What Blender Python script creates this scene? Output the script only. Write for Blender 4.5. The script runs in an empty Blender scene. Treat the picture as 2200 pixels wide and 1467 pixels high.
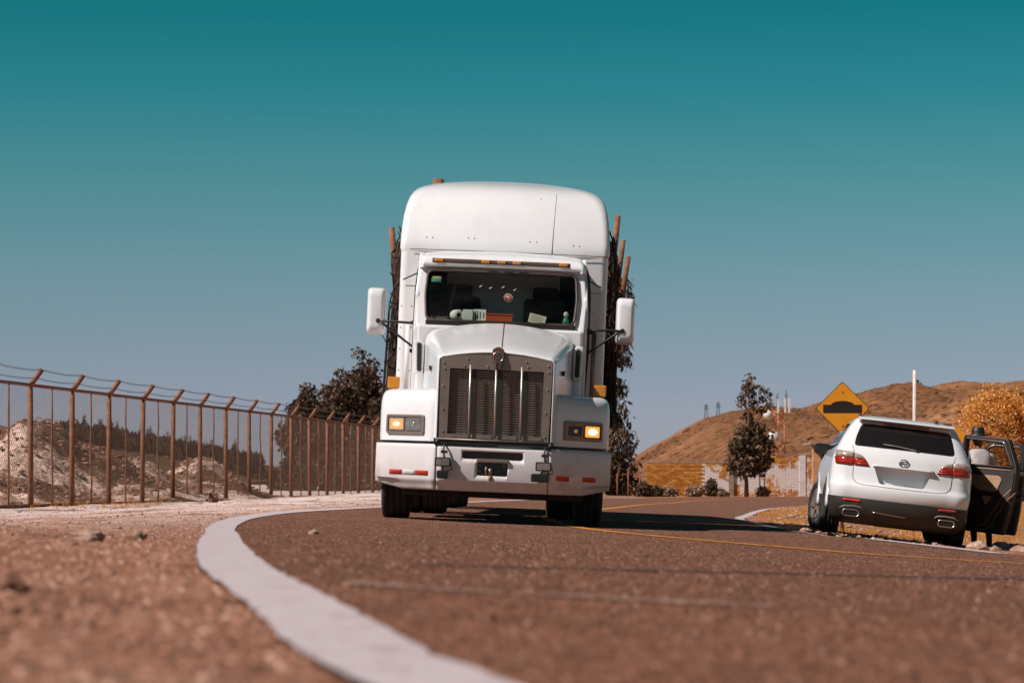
import bpy, bmesh, math, random
import numpy as np
from mathutils import Vector, Matrix, Euler, noise
from mathutils.bvhtree import BVHTree

random.seed(7)
R = math.radians
scene = bpy.context.scene
C = scene.collection

# ------------------------------------------------------------------ camera, sky, sun, exposure
cam_data = bpy.data.cameras.new('camera')
cam = bpy.data.objects.new('camera', cam_data)
C.objects.link(cam)
cam.location = (0, 0, 0.45)
cam.rotation_euler = (R(90), 0, 0)
cam_data.sensor_width = 36
cam_data.lens = 90
cam_data.shift_y = 296.5 / 2200
cam_data.clip_start = 0.1
cam_data.clip_end = 9000
cam_data.dof.use_dof = True
cam_data.dof.focus_distance = 34
cam_data.dof.aperture_fstop = 4.5
scene.camera = cam

SUN = Vector((-0.60, -0.30, 0.74)).normalized()
sun_el = math.asin(SUN.z)
sun_rot = math.atan2(SUN.x, SUN.y)
world = bpy.data.worlds.new('World')
scene.world = world
world.use_nodes = True
wn, wl = world.node_tree.nodes, world.node_tree.links
wn.clear()
w_out = wn.new('ShaderNodeOutputWorld')
w_bg = wn.new('ShaderNodeBackground')
w_bg.inputs['Strength'].default_value = 0.084
w_sky = wn.new('ShaderNodeTexSky')
w_sky.sky_type = 'NISHITA'
w_sky.sun_disc = False
w_sky.sun_elevation = sun_el
w_sky.sun_rotation = sun_rot
w_sky.altitude = 2400
w_sky.air_density = 1.0
w_sky.dust_density = 1.0
w_sky.ozone_density = 1.0
w_tc = wn.new('ShaderNodeTexCoord')
w_sep = wn.new('ShaderNodeSeparateXYZ')
wl.new(w_tc.outputs['Generated'], w_sep.inputs[0])
w_ramp = wn.new('ShaderNodeValToRGB')
w_mapr = wn.new('ShaderNodeMapRange')
w_mapr.inputs['From Min'].default_value = 0.0
w_mapr.inputs['From Max'].default_value = 1.0
wl.new(w_sep.outputs['Z'], w_mapr.inputs['Value'])
wl.new(w_mapr.outputs[0], w_ramp.inputs[0])
SKY_TINT = [(0.0, (.41, .42, .58)), (.029, (.455, .435, .565)), (.0509, (.437, .455, .508)), (.078, (.392, .510, .490)), (.114, (.256, .552, .455)),
            (.149, (.098, .546, .447)), (.182, (.034, .510, .386)), (.30, (.03, .36, .29)), (1.0, (.06, .15, .13))]
el = w_ramp.color_ramp.elements
while len(el) < len(SKY_TINT):
    el.new(0.5)
for e, (p, c) in zip(el, SKY_TINT):
    e.position = p
    e.color = (*c, 1)
w_mix = wn.new('ShaderNodeMix')
w_mix.data_type = 'RGBA'
w_mix.blend_type = 'MULTIPLY'
w_mix.inputs['Factor'].default_value = 1
wl.new(w_sky.outputs[0], w_mix.inputs['A'])
wl.new(w_ramp.outputs[0], w_mix.inputs['B'])
wl.new(w_mix.outputs['Result'], w_bg.inputs['Color'])
wl.new(w_bg.outputs[0], w_out.inputs[0])

sun_data = bpy.data.lights.new('sun', 'SUN')
sun_data.energy = 4.5
sun_data.angle = R(0.5)
sun_data.color = (1.0, 0.93, 0.87)
sun = bpy.data.objects.new('sun', sun_data)
C.objects.link(sun)
sun.location = (-30, -25, 50)
sun.rotation_euler = (-SUN).to_track_quat('-Z', 'Y').to_euler()

vs = scene.view_settings
vs.view_transform = 'Standard'
vs.look = 'None'
vs.exposure = 0.35
vs.gamma = 1
vs.use_curve_mapping = False
scene.cycles.max_bounces = 8
scene.cycles.transparent_max_bounces = 16
scene.cycles.use_denoising = True

# ------------------------------------------------------------------ helpers
def tag(o, label=None, cat=None, group=None, kind=None):
    if label: o['label'] = label
    if cat: o['category'] = cat
    if group: o['group'] = group
    if kind: o['kind'] = kind
    return o

def link(o, parent=None):
    C.objects.link(o)
    if parent is not None: o.parent = parent
    return o

def empty(name, loc=(0, 0, 0), rot=(0, 0, 0), parent=None):
    o = bpy.data.objects.new(name, None)
    o.empty_display_size = 0.3
    link(o, parent)
    o.location = loc
    o.rotation_euler = rot
    return o

class MB:
    """collects geometry, build() links it as one mesh object"""
    def __init__(s):
        s.v, s.f, s.sm = [], [], []
    def add(s, vs_, fs_, smooth=False):
        b = len(s.v)
        s.v += [tuple(v) for v in vs_]
        for f in fs_:
            s.f.append(tuple(b + i for i in f)); s.sm.append(smooth)
        return s
    def box(s, c, d, m=None):
        x, y, z = c; a, b, h = d[0] / 2, d[1] / 2, d[2] / 2
        vs_ = [Vector((i * a, j * b, k * h)) for i in (-1, 1) for j in (-1, 1) for k in (-1, 1)]
        if m is not None: vs_ = [m @ v for v in vs_]
        vs_ = [v + Vector(c) for v in vs_]
        return s.add(vs_, [(0, 1, 3, 2), (4, 6, 7, 5), (0, 4, 5, 1), (2, 3, 7, 6), (0, 2, 6, 4), (1, 5, 7, 3)])
    def tube(s, pts, r, n=8, caps=True, smooth=True):
        pts = [Vector(p) for p in pts]
        rs = r if isinstance(r, (list, tuple)) else [r] * len(pts)
        vs_, prev = [], None
        for i, p in enumerate(pts):
            d = (pts[min(i + 1, len(pts) - 1)] - pts[max(i - 1, 0)]).normalized()
            if prev is None:
                up = Vector((0, 0, 1)) if abs(d.z) < .9 else Vector((1, 0, 0))
                u = d.cross(up).normalized()
            else:
                u = (prev - d * prev.dot(d)).normalized()
            prev = u
            w = d.cross(u)
            for k in range(n):
                a = 2 * math.pi * k / n
                vs_.append(p + (u * math.cos(a) + w * math.sin(a)) * rs[i])
        fs_ = []
        for i in range(len(pts) - 1):
            for k in range(n):
                k2 = (k + 1) % n
                fs_.append((i * n + k, i * n + k2, (i + 1) * n + k2, (i + 1) * n + k))
        s.add(vs_, fs_, smooth)
        if caps:
            b = len(s.v) - len(vs_)
            s.f.append(tuple(b + k for k in range(n))[::-1]); s.sm.append(False)
            e = b + (len(pts) - 1) * n
            s.f.append(tuple(e + k for k in range(n))); s.sm.append(False)
        return s
    def loft(s, rings, closed=True, caps=(True, True), smooth=True):
        n = len(rings[0]); vs_ = [p for r in rings for p in r]; fs_ = []
        for i in range(len(rings) - 1):
            for k in range(n if closed else n - 1):
                k2 = (k + 1) % n
                fs_.append((i * n + k, i * n + k2, (i + 1) * n + k2, (i + 1) * n + k))
        b = len(s.v)
        s.add(vs_, fs_, smooth)
        if caps[0]: s.f.append(tuple(b + k for k in range(n))[::-1]); s.sm.append(False)
        if caps[1]:
            e = b + (len(rings) - 1) * n
            s.f.append(tuple(e + k for k in range(n))); s.sm.append(False)
        return s
    def lathe(s, prof, n=24, axis='x', c=(0, 0, 0), caps=True, smooth=True):
        rings = []
        for (t, r) in prof:
            ring = []
            for k in range(n):
                a = 2 * math.pi * k / n
                u, w = r * math.cos(a), r * math.sin(a)
                p = (t, u, w) if axis == 'x' else ((w, t, u) if axis == 'y' else (u, w, t))
                ring.append((p[0] + c[0], p[1] + c[1], p[2] + c[2]))
            rings.append(ring)
        return s.loft(rings, True, (caps, caps), smooth)
    def prism(s, poly, fn, t0, t1):
        """poly: list of (u,v); fn(u,v,t) -> point"""
        n = len(poly)
        vs_ = [fn(u, v, t0) for u, v in poly] + [fn(u, v, t1) for u, v in poly]
        fs_ = [tuple(range(n))[::-1], tuple(range(n, 2 * n))]
        fs_ += [(k, (k + 1) % n, n + (k + 1) % n, n + k) for k in range(n)]
        return s.add(vs_, fs_)
    def mesh(s, name, recalc=True):
        me = bpy.data.meshes.new(name)
        me.from_pydata(s.v, [], s.f)
        me.polygons.foreach_set('use_smooth', s.sm)
        if recalc:
            bm = bmesh.new(); bm.from_mesh(me)
            bmesh.ops.recalc_face_normals(bm, faces=bm.faces)
            bm.to_mesh(me); bm.free()
        me.update()
        return me
    def build(s, name, mat, parent=None, bevel=0, seg=2, recalc=True, auto=False):
        me = s.mesh(name, recalc)
        me.materials.append(mat)
        o = bpy.data.objects.new(name, me)
        link(o, parent)
        if bevel:
            b = o.modifiers.new('bevel', 'BEVEL'); b.width = bevel; b.segments = seg
            b.limit_method = 'ANGLE'; b.angle_limit = R(35)
            b.harden_normals = False
        if auto:
            for p in me.polygons: p.use_smooth = True
            me.set_sharp_from_angle(angle=R(auto))
        return o

def part(name, mesh, mat, parent):
    if not mesh.materials: mesh.materials.append(mat)
    return link(bpy.data.objects.new(name, mesh), parent)

def bake(o):
    """apply modifiers"""
    bpy.context.view_layer.update()
    dg = bpy.context.evaluated_depsgraph_get()
    me = bpy.data.meshes.new_from_object(o.evaluated_get(dg))
    o.modifiers.clear()
    o.data = me
    return o

def cut(o, mbs):
    """boolean difference with each MB of the list (same local space)"""
    cs = []
    for mb in mbs:
        c = bpy.data.objects.new('cutter', mb.mesh('cutter')); C.objects.link(c)
        c.parent = o.parent
        m = o.modifiers.new('cut', 'BOOLEAN'); m.operation = 'DIFFERENCE'; m.object = c; m.solver = 'EXACT'
        cs.append(c)
    bake(o)
    for c in cs: bpy.data.objects.remove(c)
    return o

def bvh_of(o):
    bm = bmesh.new(); bm.from_mesh(o.data)
    t = BVHTree.FromBMesh(bm); bm.free()
    return t

def smooth_poly(pts, r, n=4):
    """round the corners of a polygon by radius r"""
    out = []
    N = len(pts)
    for i in range(N):
        p0, p, p1 = (Vector(pts[i - 1]), Vector(pts[i]), Vector(pts[(i + 1) % N]))
        a, b = (p0 - p), (p1 - p)
        rr = min(r, a.length * .45, b.length * .45)
        A, B = p + a.normalized() * rr, p + b.normalized() * rr
        for k in range(n + 1):
            t = k / n
            q = A * (1 - t) ** 2 + p * 2 * t * (1 - t) + B * t * t
            out.append((q.x, q.y))
    return out

def rrect(w, h, r, n=4):
    return smooth_poly([(-w / 2, -h / 2), (w / 2, -h / 2), (w / 2, h / 2), (-w / 2, h / 2)], r, n)

def patch(tree, poly, fn_o, d, off, step, name, mat, parent, thick=.006):
    """polygon (u,v) laid on a surface: rays from fn_o(u,v) along d"""
    bm = bmesh.new()
    vs_ = [bm.verts.new((u, v, 0)) for u, v in poly]
    bm.faces.new(vs_)
    us = [p[0] for p in poly]; vv = [p[1] for p in poly]
    x = min(us) + step
    while x < max(us):
        bmesh.ops.bisect_plane(bm, geom=bm.verts[:] + bm.edges[:] + bm.faces[:], plane_co=(x, 0, 0), plane_no=(1, 0, 0)); x += step
    y = min(vv) + step
    while y < max(vv):
        bmesh.ops.bisect_plane(bm, geom=bm.verts[:] + bm.edges[:] + bm.faces[:], plane_co=(0, y, 0), plane_no=(0, 1, 0)); y += step
    d = Vector(d)
    bad = []
    for v in bm.verts:
        h, nrm, i, dist = tree.ray_cast(Vector(fn_o(v.co.x, v.co.y)), d)
        if h is None: bad.append(v)
        else:
            if nrm.dot(d) > 0: nrm = -nrm
            v.co = h + nrm * off
    if bad: bmesh.ops.delete(bm, geom=bad, context='VERTS')
    bmesh.ops.recalc_face_normals(bm, faces=bm.faces)
    if bm.faces:
        s = sum(f.normal.dot(d) for f in bm.faces)
        if s > 0: bmesh.ops.reverse_faces(bm, faces=bm.faces)
    me = bpy.data.meshes.new(name)
    for f in bm.faces: f.smooth = True
    bm.to_mesh(me); bm.free()
    me.materials.append(mat)
    o = link(bpy.data.objects.new(name, me), parent)
    m = o.modifiers.new('thick', 'SOLIDIFY'); m.thickness = thick; m.offset = 1
    return o

def seam(tree, pts, fn_o, d, r, name, mat, parent, step=.05, off=0.0):
    """thin tube following a surface along a 2D path"""
    q = []
    for a, b in zip(pts, pts[1:]):
        L = math.dist(a, b); n = max(1, int(L / step))
        for k in range(n): q.append((a[0] + (b[0] - a[0]) * k / n, a[1] + (b[1] - a[1]) * k / n))
    q.append(pts[-1])
    P = []
    for u, v in q:
        h, nrm, i, dist = tree.ray_cast(Vector(fn_o(u, v)), Vector(d))
        if h is not None:
            if nrm.dot(Vector(d)) > 0: nrm = -nrm
            P.append(h + nrm * off)
    if len(P) < 2: return None
    return MB().tube(P, r, 5).build(name, mat, parent)

def catmull(pts, n):
    out = []
    P = [Vector(p) for p in pts]
    P = [P[0] * 2 - P[1]] + P + [P[-1] * 2 - P[-2]]
    for i in range(1, len(P) - 2):
        for k in range(n):
            t = k / n
            a, b, c, d = P[i - 1], P[i], P[i + 1], P[i + 2]
            out.append(.5 * (2 * b + (c - a) * t + (2 * a - 5 * b + 4 * c - d) * t * t + (3 * b - a - 3 * c + d) * t ** 3))
    out.append(P[-2])
    return out

def lerp_table(tab, x):
    if x <= tab[0][0]: return tab[0][1]
    for (a, p), (b, q) in zip(tab, tab[1:]):
        if x <= b:
            t = (x - a) / (b - a)
            return p + (q - p) * t if not isinstance(p, tuple) else tuple(i + (j - i) * t for i, j in zip(p, q))
    return tab[-1][1]

def ss(a, b, x):
    t = max(0.0, min(1.0, (x - a) / (b - a)))
    return t * t * (3 - 2 * t)

# ------------------------------------------------------------------ materials
def new_mat(name):
    m = bpy.data.materials.new(name); m.use_nodes = True
    nt = m.node_tree
    return m, nt, nt.nodes['Principled BSDF']

def M(name, col, rough=.6, metal=0.0, var=.12, scale=6.0, bump=0.0, bscale=60.0, coat=0.0, spec=.5, rand=0.0, dirt=None, dscale=3.0, damt=.4, coords='Object', streak=0):
    m, nt, b = new_mat(name)
    N, L = nt.nodes, nt.links
    tc = N.new('ShaderNodeTexCoord')
    nz = N.new('ShaderNodeTexNoise'); nz.inputs['Scale'].default_value = scale; nz.inputs['Detail'].default_value = 6
    L.new(tc.outputs[coords], nz.inputs['Vector'])
    mr = N.new('ShaderNodeMapRange'); mr.inputs['From Min'].default_value = .3; mr.inputs['From Max'].default_value = .7
    mr.inputs['To Min'].default_value = 1 - var; mr.inputs['To Max'].default_value = 1 + var
    L.new(nz.outputs['Fac'], mr.inputs['Value'])
    mx = N.new('ShaderNodeVectorMath'); mx.operation = 'SCALE'
    mx.inputs[0].default_value = col
    L.new(mr.outputs[0], mx.inputs['Scale'])
    last = mx.outputs[0]
    if rand:
        oi = N.new('ShaderNodeObjectInfo')
        r2 = N.new('ShaderNodeMapRange'); r2.inputs['To Min'].default_value = 1 - rand; r2.inputs['To Max'].default_value = 1 + rand
        L.new(oi.outputs['Random'], r2.inputs['Value'])
        s2 = N.new('ShaderNodeVectorMath'); s2.operation = 'SCALE'
        L.new(last, s2.inputs[0]); L.new(r2.outputs[0], s2.inputs['Scale']); last = s2.outputs[0]
    if dirt:
        n2 = N.new('ShaderNodeTexNoise'); n2.inputs['Scale'].default_value = dscale; n2.inputs['Detail'].default_value = 8
        n2.inputs['Roughness'].default_value = .65
        if streak:
            mp = N.new('ShaderNodeMapping'); mp.inputs['Scale'].default_value = (1, 1, streak); L.new(tc.outputs[coords], mp.inputs[0]); L.new(mp.outputs[0], n2.inputs['Vector'])
        else: L.new(tc.outputs[coords], n2.inputs['Vector'])
        r3 = N.new('ShaderNodeMapRange'); r3.inputs['From Min'].default_value = .52; r3.inputs['From Max'].default_value = .72
        r3.inputs['To Max'].default_value = damt
        L.new(n2.outputs['Fac'], r3.inputs['Value'])
        mm = N.new('ShaderNodeMix'); mm.data_type = 'RGBA'
        L.new(r3.outputs[0], mm.inputs['Factor']); L.new(last, mm.inputs['A']); mm.inputs['B'].default_value = (*dirt, 1)
        last = mm.outputs['Result']
    L.new(last, b.inputs['Base Color'])
    b.inputs['Roughness'].default_value = rough
    b.inputs['Metallic'].default_value = metal
    b.inputs['Coat Weight'].default_value = coat
    b.inputs['Coat Roughness'].default_value = .12
    b.inputs['Specular IOR Level'].default_value = spec
    if bump:
        n3 = N.new('ShaderNodeTexNoise'); n3.inputs['Scale'].default_value = bscale; n3.inputs['Detail'].default_value = 6
        L.new(tc.outputs[coords], n3.inputs['Vector'])
        bp = N.new('ShaderNodeBump'); bp.inputs['Strength'].default_value = bump; bp.inputs['Distance'].default_value = .02
        L.new(n3.outputs['Fac'], bp.inputs['Height']); L.new(bp.outputs[0], b.inputs['Normal'])
    return m

def emit(name, col, strength):
    m, nt, b = new_mat(name)
    b.inputs['Base Color'].default_value = (*col, 1)
    b.inputs['Emission Color'].default_value = (*col, 1)
    b.inputs['Emission Strength'].default_value = strength
    b.inputs['Roughness'].default_value = .2
    return m

def glass(name, tint=(.9, .95, .95), amount=.9, rough=.02):
    m, nt, b = new_mat(name)
    N, L = nt.nodes, nt.links
    N.remove(b)
    tr = N.new('ShaderNodeBsdfTransparent'); tr.inputs[0].default_value = (*[t * amount for t in tint], 1)
    gl = N.new('ShaderNodeBsdfGlossy'); gl.inputs['Roughness'].default_value = rough
    lw = N.new('ShaderNodeLayerWeight'); lw.inputs[0].default_value = .5
    pw = N.new('ShaderNodeMath'); pw.operation = 'POWER'; pw.inputs[1].default_value = 4; L.new(lw.outputs['Facing'], pw.inputs[0])
    fr = N.new('ShaderNodeMath'); fr.operation = 'MULTIPLY_ADD'; fr.inputs[1].default_value = .8; fr.inputs[2].default_value = .04; L.new(pw.outputs[0], fr.inputs[0])
    nz = N.new('ShaderNodeTexNoise'); nz.inputs['Scale'].default_value = 3
    df = N.new('ShaderNodeBsdfDiffuse'); df.inputs[0].default_value = (.6, .5, .42, 1)
    mr = N.new('ShaderNodeMapRange'); mr.inputs['From Min'].default_value = .4; mr.inputs['From Max'].default_value = .8; mr.inputs['To Max'].default_value = .012
    L.new(nz.outputs['Fac'], mr.inputs['Value'])
    mx = N.new('ShaderNodeMixShader'); L.new(fr.outputs[0], mx.inputs[0]); L.new(tr.outputs[0], mx.inputs[1]); L.new(gl.outputs[0], mx.inputs[2])
    m2 = N.new('ShaderNodeMixShader'); L.new(mr.outputs[0], m2.inputs[0]); L.new(mx.outputs[0], m2.inputs[1]); L.new(df.outputs[0], m2.inputs[2])
    L.new(m2.outputs[0], N['Material Output'].inputs[0])
    return m

TRUCKW = M('truck_white', (.715, .70, .715), .28, var=.015, scale=2, coat=.6, dirt=(.42, .30, .24), dscale=3.6, damt=.14, streak=.3)
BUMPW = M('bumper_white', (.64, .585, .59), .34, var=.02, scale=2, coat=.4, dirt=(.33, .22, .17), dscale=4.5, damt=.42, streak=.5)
CARW = M('pearl_white', (.70, .69, .705), .22, var=.012, scale=2, coat=.8)
STEEL = M('brushed_steel', (.26, .20, .17), .45, metal=.55, var=.12, scale=5, bump=.05, bscale=90)
CHROME = M('chrome', (.72, .65, .60), .26, metal=1, var=.05)
BLACK = M('black_plastic', (.018, .016, .015), .5, var=.3, scale=9)
BLACKG = M('black_gloss', (.012, .011, .011), .18, var=.2, scale=4)
RUBBER = M('rubber', (.022, .019, .018), .85, var=.35, scale=14, bump=.3, bscale=40)
GASKET = M('brown_gasket', (.060, .032, .022), .55, var=.2)
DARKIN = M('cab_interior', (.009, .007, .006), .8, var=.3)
MESHM = M('grille_mesh_metal', (.30, .24, .21), .5, metal=.6, var=.25, scale=30)
AMBER = M('amber_plastic', (.62, .22, .012), .25, var=.08, coat=.5)
AMBERD = M('amber_lens', (.56, .20, .012), .25, var=.1, coat=.5)
REDR = M('red_reflector', (.55, .035, .02), .3, var=.1, coat=.3)
WHITER = M('white_reflector', (.72, .70, .71), .4, var=.05)
LENS = M('lamp_lens', (.27, .23, .20), .14, metal=.5, var=.3, scale=25)
def lamp_glow(name, core, edge, strength):
    m, nt, b = new_mat(name); N, L = nt.nodes, nt.links
    tc = N.new('ShaderNodeTexCoord'); mp = N.new('ShaderNodeMapping'); mp.inputs['Location'].default_value = (-.5, -.5, -.5)
    L.new(tc.outputs['Generated'], mp.inputs[0])
    ln = N.new('ShaderNodeVectorMath'); ln.operation = 'LENGTH'
    ml = N.new('ShaderNodeVectorMath'); ml.operation = 'MULTIPLY'; ml.inputs[1].default_value = (2.0, 0, 2.2)
    L.new(mp.outputs[0], ml.inputs[0]); L.new(ml.outputs[0], ln.inputs[0])
    nz = N.new('ShaderNodeTexNoise'); nz.inputs['Scale'].default_value = 9; L.new(tc.outputs['Generated'], nz.inputs['Vector'])
    ad = N.new('ShaderNodeMath'); ad.operation = 'MULTIPLY_ADD'; ad.inputs[1].default_value = .7; L.new(nz.outputs['Fac'], ad.inputs[0]); L.new(ln.outputs['Value'], ad.inputs[2])
    rp = N.new('ShaderNodeValToRGB'); e = rp.color_ramp.elements
    e[0].position = .62 if strength < 1.5 else .95; e[0].color = (*core, 1); e[1].position = 1.6; e[1].color = (*edge, 1)
    L.new(ad.outputs[0], rp.inputs[0]); L.new(rp.outputs[0], b.inputs['Emission Color'])
    b.inputs['Emission Strength'].default_value = strength; b.inputs['Base Color'].default_value = (.3, .2, .1, 1); b.inputs['Roughness'].default_value = .15
    return m
LIT1 = lamp_glow('lit_headlamp_warm', (1.0, .86, .62), (.42, .16, .04), 1.0)
LIT2 = lamp_glow('lit_headlamp_strong', (1.0, .95, .82), (.55, .20, .03), 1.8)
WOOD = M('weathered_wood', (.22, .09, .045), .85, var=.3, scale=10, bump=.5, bscale=30)
NETM = M('dark_net', (.035, .022, .017), .9, var=.4, scale=10)
CARGO = M('cargo_brown', (.055, .028, .018), .95, var=.8, scale=9, bump=1, bscale=14)
RUST = M('rust', (.28, .10, .04), .7, var=.3, scale=20)
WSGLASS = glass('windshield_glass', (.84, .90, .86), .80)
TINT = M('tinted_glass', (.012, .010, .010), .05, var=.1, spec=.6)
# ------------------------------------------------------------------ ground
F = 5500.0
def ground(x, y):
    s = min(max(x, -2.6), 4.5)
    z = -.027 - .044 * s
    if x < -2.6: z = .0874 - .117 * (1 - ss(-7, -2.6, x))
    xs = 3.3 + max(0, 29 - y) * .3
    if x > xs:
        z1 = -.027 - .044 * xs - .12 * (min(x, xs + 3.7) - xs)
        w = ss(44, 58, y); z = z1 * (1 - w) + z * w
    elif x > 4.5 and y < 40: z = -.027 - .044 * x
    z += .2 * (1 - ss(4, 22, y))
    if y > 125: z -= .3 * ss(125, 300, y)
    return z

def at(px, py, Y):
    """a point of the place at distance Y, read from the photograph's 2200 px frame"""
    return Vector(((px - 1100) * Y / F, Y, .45 + (1030 - py) * Y / F))

OUT = [(2.6, -4), (1.1, -.8), (.35, 1.6), (-.13, 3.4), (-.26, 4.0), (-.45, 5.2), (-.62, 6.2), (-.83, 7.6), (-1.25, 11), (-1.70, 15), (-2.05, 18),
       (-2.36, 21.4), (-2.49, 24.4), (-2.42, 28.5), (-1.90, 35), (-.78, 48.6), (.9, 66), (2.6, 81), (4.6, 92), (8, 98.5), (14, 102), (24, 104), (48, 104)]
INN = [(30, -14), (22, -6), (15, 4), (11, 9), (8.2, 13), (6.6, 16.2), (5.6, 18.6), (4.9, 20.8), (4.45, 22.6), (4.2, 25), (3.9, 28), (3.65, 31), (3.55, 34),
       (3.75, 38), (4.0, 43), (4.5, 48.6), (5.6, 56), (7.2, 63), (9.6, 72), (13, 80), (20, 86), (30, 89), (50, 90)]
oc = catmull([(a, b, 0) for a, b in OUT], 12)
ic = catmull([(a, b, 0) for a, b in INN], 12)
road_poly = [(p.x - .04, p.y) for p in oc] + [(p.x, p.y) for p in reversed(ic)]
def inside(x, y, poly=road_poly):
    c = False; n = len(poly); j = n - 1
    for i in range(n):
        xi, yi = poly[i]; xj, yj = poly[j]
        if (yi > y) != (yj > y) and x < (xj - xi) * (y - yi) / (yj - yi) + xi: c = not c
        j = i
    return c

def mixmat(name, stops, scale, detail=8, rough=.95, bump=.6, bscale=40, bdist=.02, fine=None, extra=None):
    """ground material: noise ramp of colours + fine speckle"""
    m, nt, b = new_mat(name); N, L = nt.nodes, nt.links
    geo = N.new('ShaderNodeNewGeometry')
    nz = N.new('ShaderNodeTexNoise'); nz.inputs['Scale'].default_value = scale; nz.inputs['Detail'].default_value = detail; nz.inputs['Roughness'].default_value = .6
    L.new(geo.outputs['Position'], nz.inputs['Vector'])
    rp = N.new('ShaderNodeValToRGB'); e = rp.color_ramp.elements
    while len(e) < len(stops): e.new(.5)
    for k, (p, c) in zip(e, stops): k.position = p; k.color = (*c, 1)
    L.new(nz.outputs['Fac'], rp.inputs[0])
    last = rp.outputs[0]
    if fine:
        n2 = N.new('ShaderNodeTexNoise'); n2.inputs['Scale'].default_value = fine[0]; n2.inputs['Detail'].default_value = 3
        L.new(geo.outputs['Position'], n2.inputs['Vector'])
        r2 = N.new('ShaderNodeMapRange'); r2.inputs['From Min'].default_value = .32; r2.inputs['From Max'].default_value = .68
        r2.inputs['To Min'].default_value = 1 - fine[1]; r2.inputs['To Max'].default_value = 1 + fine[1]
        L.new(n2.outputs['Fac'], r2.inputs['Value'])
        sc = N.new('ShaderNodeVectorMath'); sc.operation = 'SCALE'
        L.new(last, sc.inputs[0]); L.new(r2.outputs[0], sc.inputs['Scale']); last = sc.outputs[0]
    if extra: last = extra(N, L, geo, last)
    L.new(last, b.inputs['Base Color'])
    b.inputs['Roughness'].default_value = rough
    b.inputs['Specular IOR Level'].default_value = .2
    n3 = N.new('ShaderNodeTexNoise'); n3.inputs['Scale'].default_value = bscale; n3.inputs['Detail'].default_value = 8; n3.inputs['Roughness'].default_value = .65
    L.new(geo.outputs['Position'], n3.inputs['Vector'])
    bp = N.new('ShaderNodeBump'); bp.inputs['Strength'].default_value = bump; bp.inputs['Distance'].default_value = bdist
    L.new(n3.outputs['Fac'], bp.inputs['Height']); L.new(bp.outputs[0], b.inputs['Normal'])
    return m

def pale_strip(N, L, geo, last):
    # chalky pale soil in the yard along the fence and beyond, brown soil elsewhere
    sp = N.new('ShaderNodeSeparateXYZ'); L.new(geo.outputs['Position'], sp.inputs[0])
    a = N.new('ShaderNodeMapRange'); a.inputs['From Min'].default_value = 9; a.inputs['From Max'].default_value = 40
    L.new(sp.outputs['Y'], a.inputs['Value'])
    b_ = N.new('ShaderNodeMapRange'); b_.inputs['From Min'].default_value = -.8; b_.inputs['From Max'].default_value = -2.8
    L.new(sp.outputs['X'], b_.inputs['Value'])
    m1 = N.new('ShaderNodeMath'); m1.operation = 'MULTIPLY'; L.new(a.outputs[0], m1.inputs[0]); L.new(b_.outputs[0], m1.inputs[1])
    nz = N.new('ShaderNodeTexNoise'); nz.inputs['Scale'].default_value = .55; nz.inputs['Detail'].default_value = 9; nz.inputs['Roughness'].default_value = .68
    L.new(geo.outputs['Position'], nz.inputs['Vector'])
    r = N.new('ShaderNodeMapRange'); r.inputs['From Min'].default_value = .34; r.inputs['From Max'].default_value = .52
    L.new(nz.outputs['Fac'], r.inputs['Value'])
    m2 = N.new('ShaderNodeMath'); m2.operation = 'MULTIPLY'; L.new(m1.outputs[0], m2.inputs[0]); L.new(r.outputs[0], m2.inputs[1])
    mx = N.new('ShaderNodeMix'); mx.data_type = 'RGBA'
    L.new(m2.outputs[0], mx.inputs['Factor']); L.new(last, mx.inputs['A']); mx.inputs['B'].default_value = (.74, .57, .53, 1)
    # dry golden growth on the right verge
    c = N.new('ShaderNodeMapRange'); c.inputs['From Min'].default_value = 4.2; c.inputs['From Max'].default_value = 6.5
    L.new(sp.outputs['X'], c.inputs['Value'])
    d = N.new('ShaderNodeMapRange'); d.inputs['From Min'].default_value = .42; d.inputs['From Max'].default_value = .56
    n2 = N.new('ShaderNodeTexNoise'); n2.inputs['Scale'].default_value = 1.7; n2.inputs['Detail'].default_value = 8
    L.new(geo.outputs['Position'], n2.inputs['Vector']); L.new(n2.outputs['Fac'], d.inputs['Value'])
    m3 = N.new('ShaderNodeMath'); m3.operation = 'MULTIPLY'; L.new(c.outputs[0], m3.inputs[0]); L.new(d.outputs[0], m3.inputs[1])
    m4 = N.new('ShaderNodeMix'); m4.data_type = 'RGBA'
    L.new(m3.outputs[0], m4.inputs['Factor']); L.new(mx.outputs['Result'], m4.inputs['A']); m4.inputs['B'].default_value = (.36, .15, .035, 1)
    return m4.outputs['Result']

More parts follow.
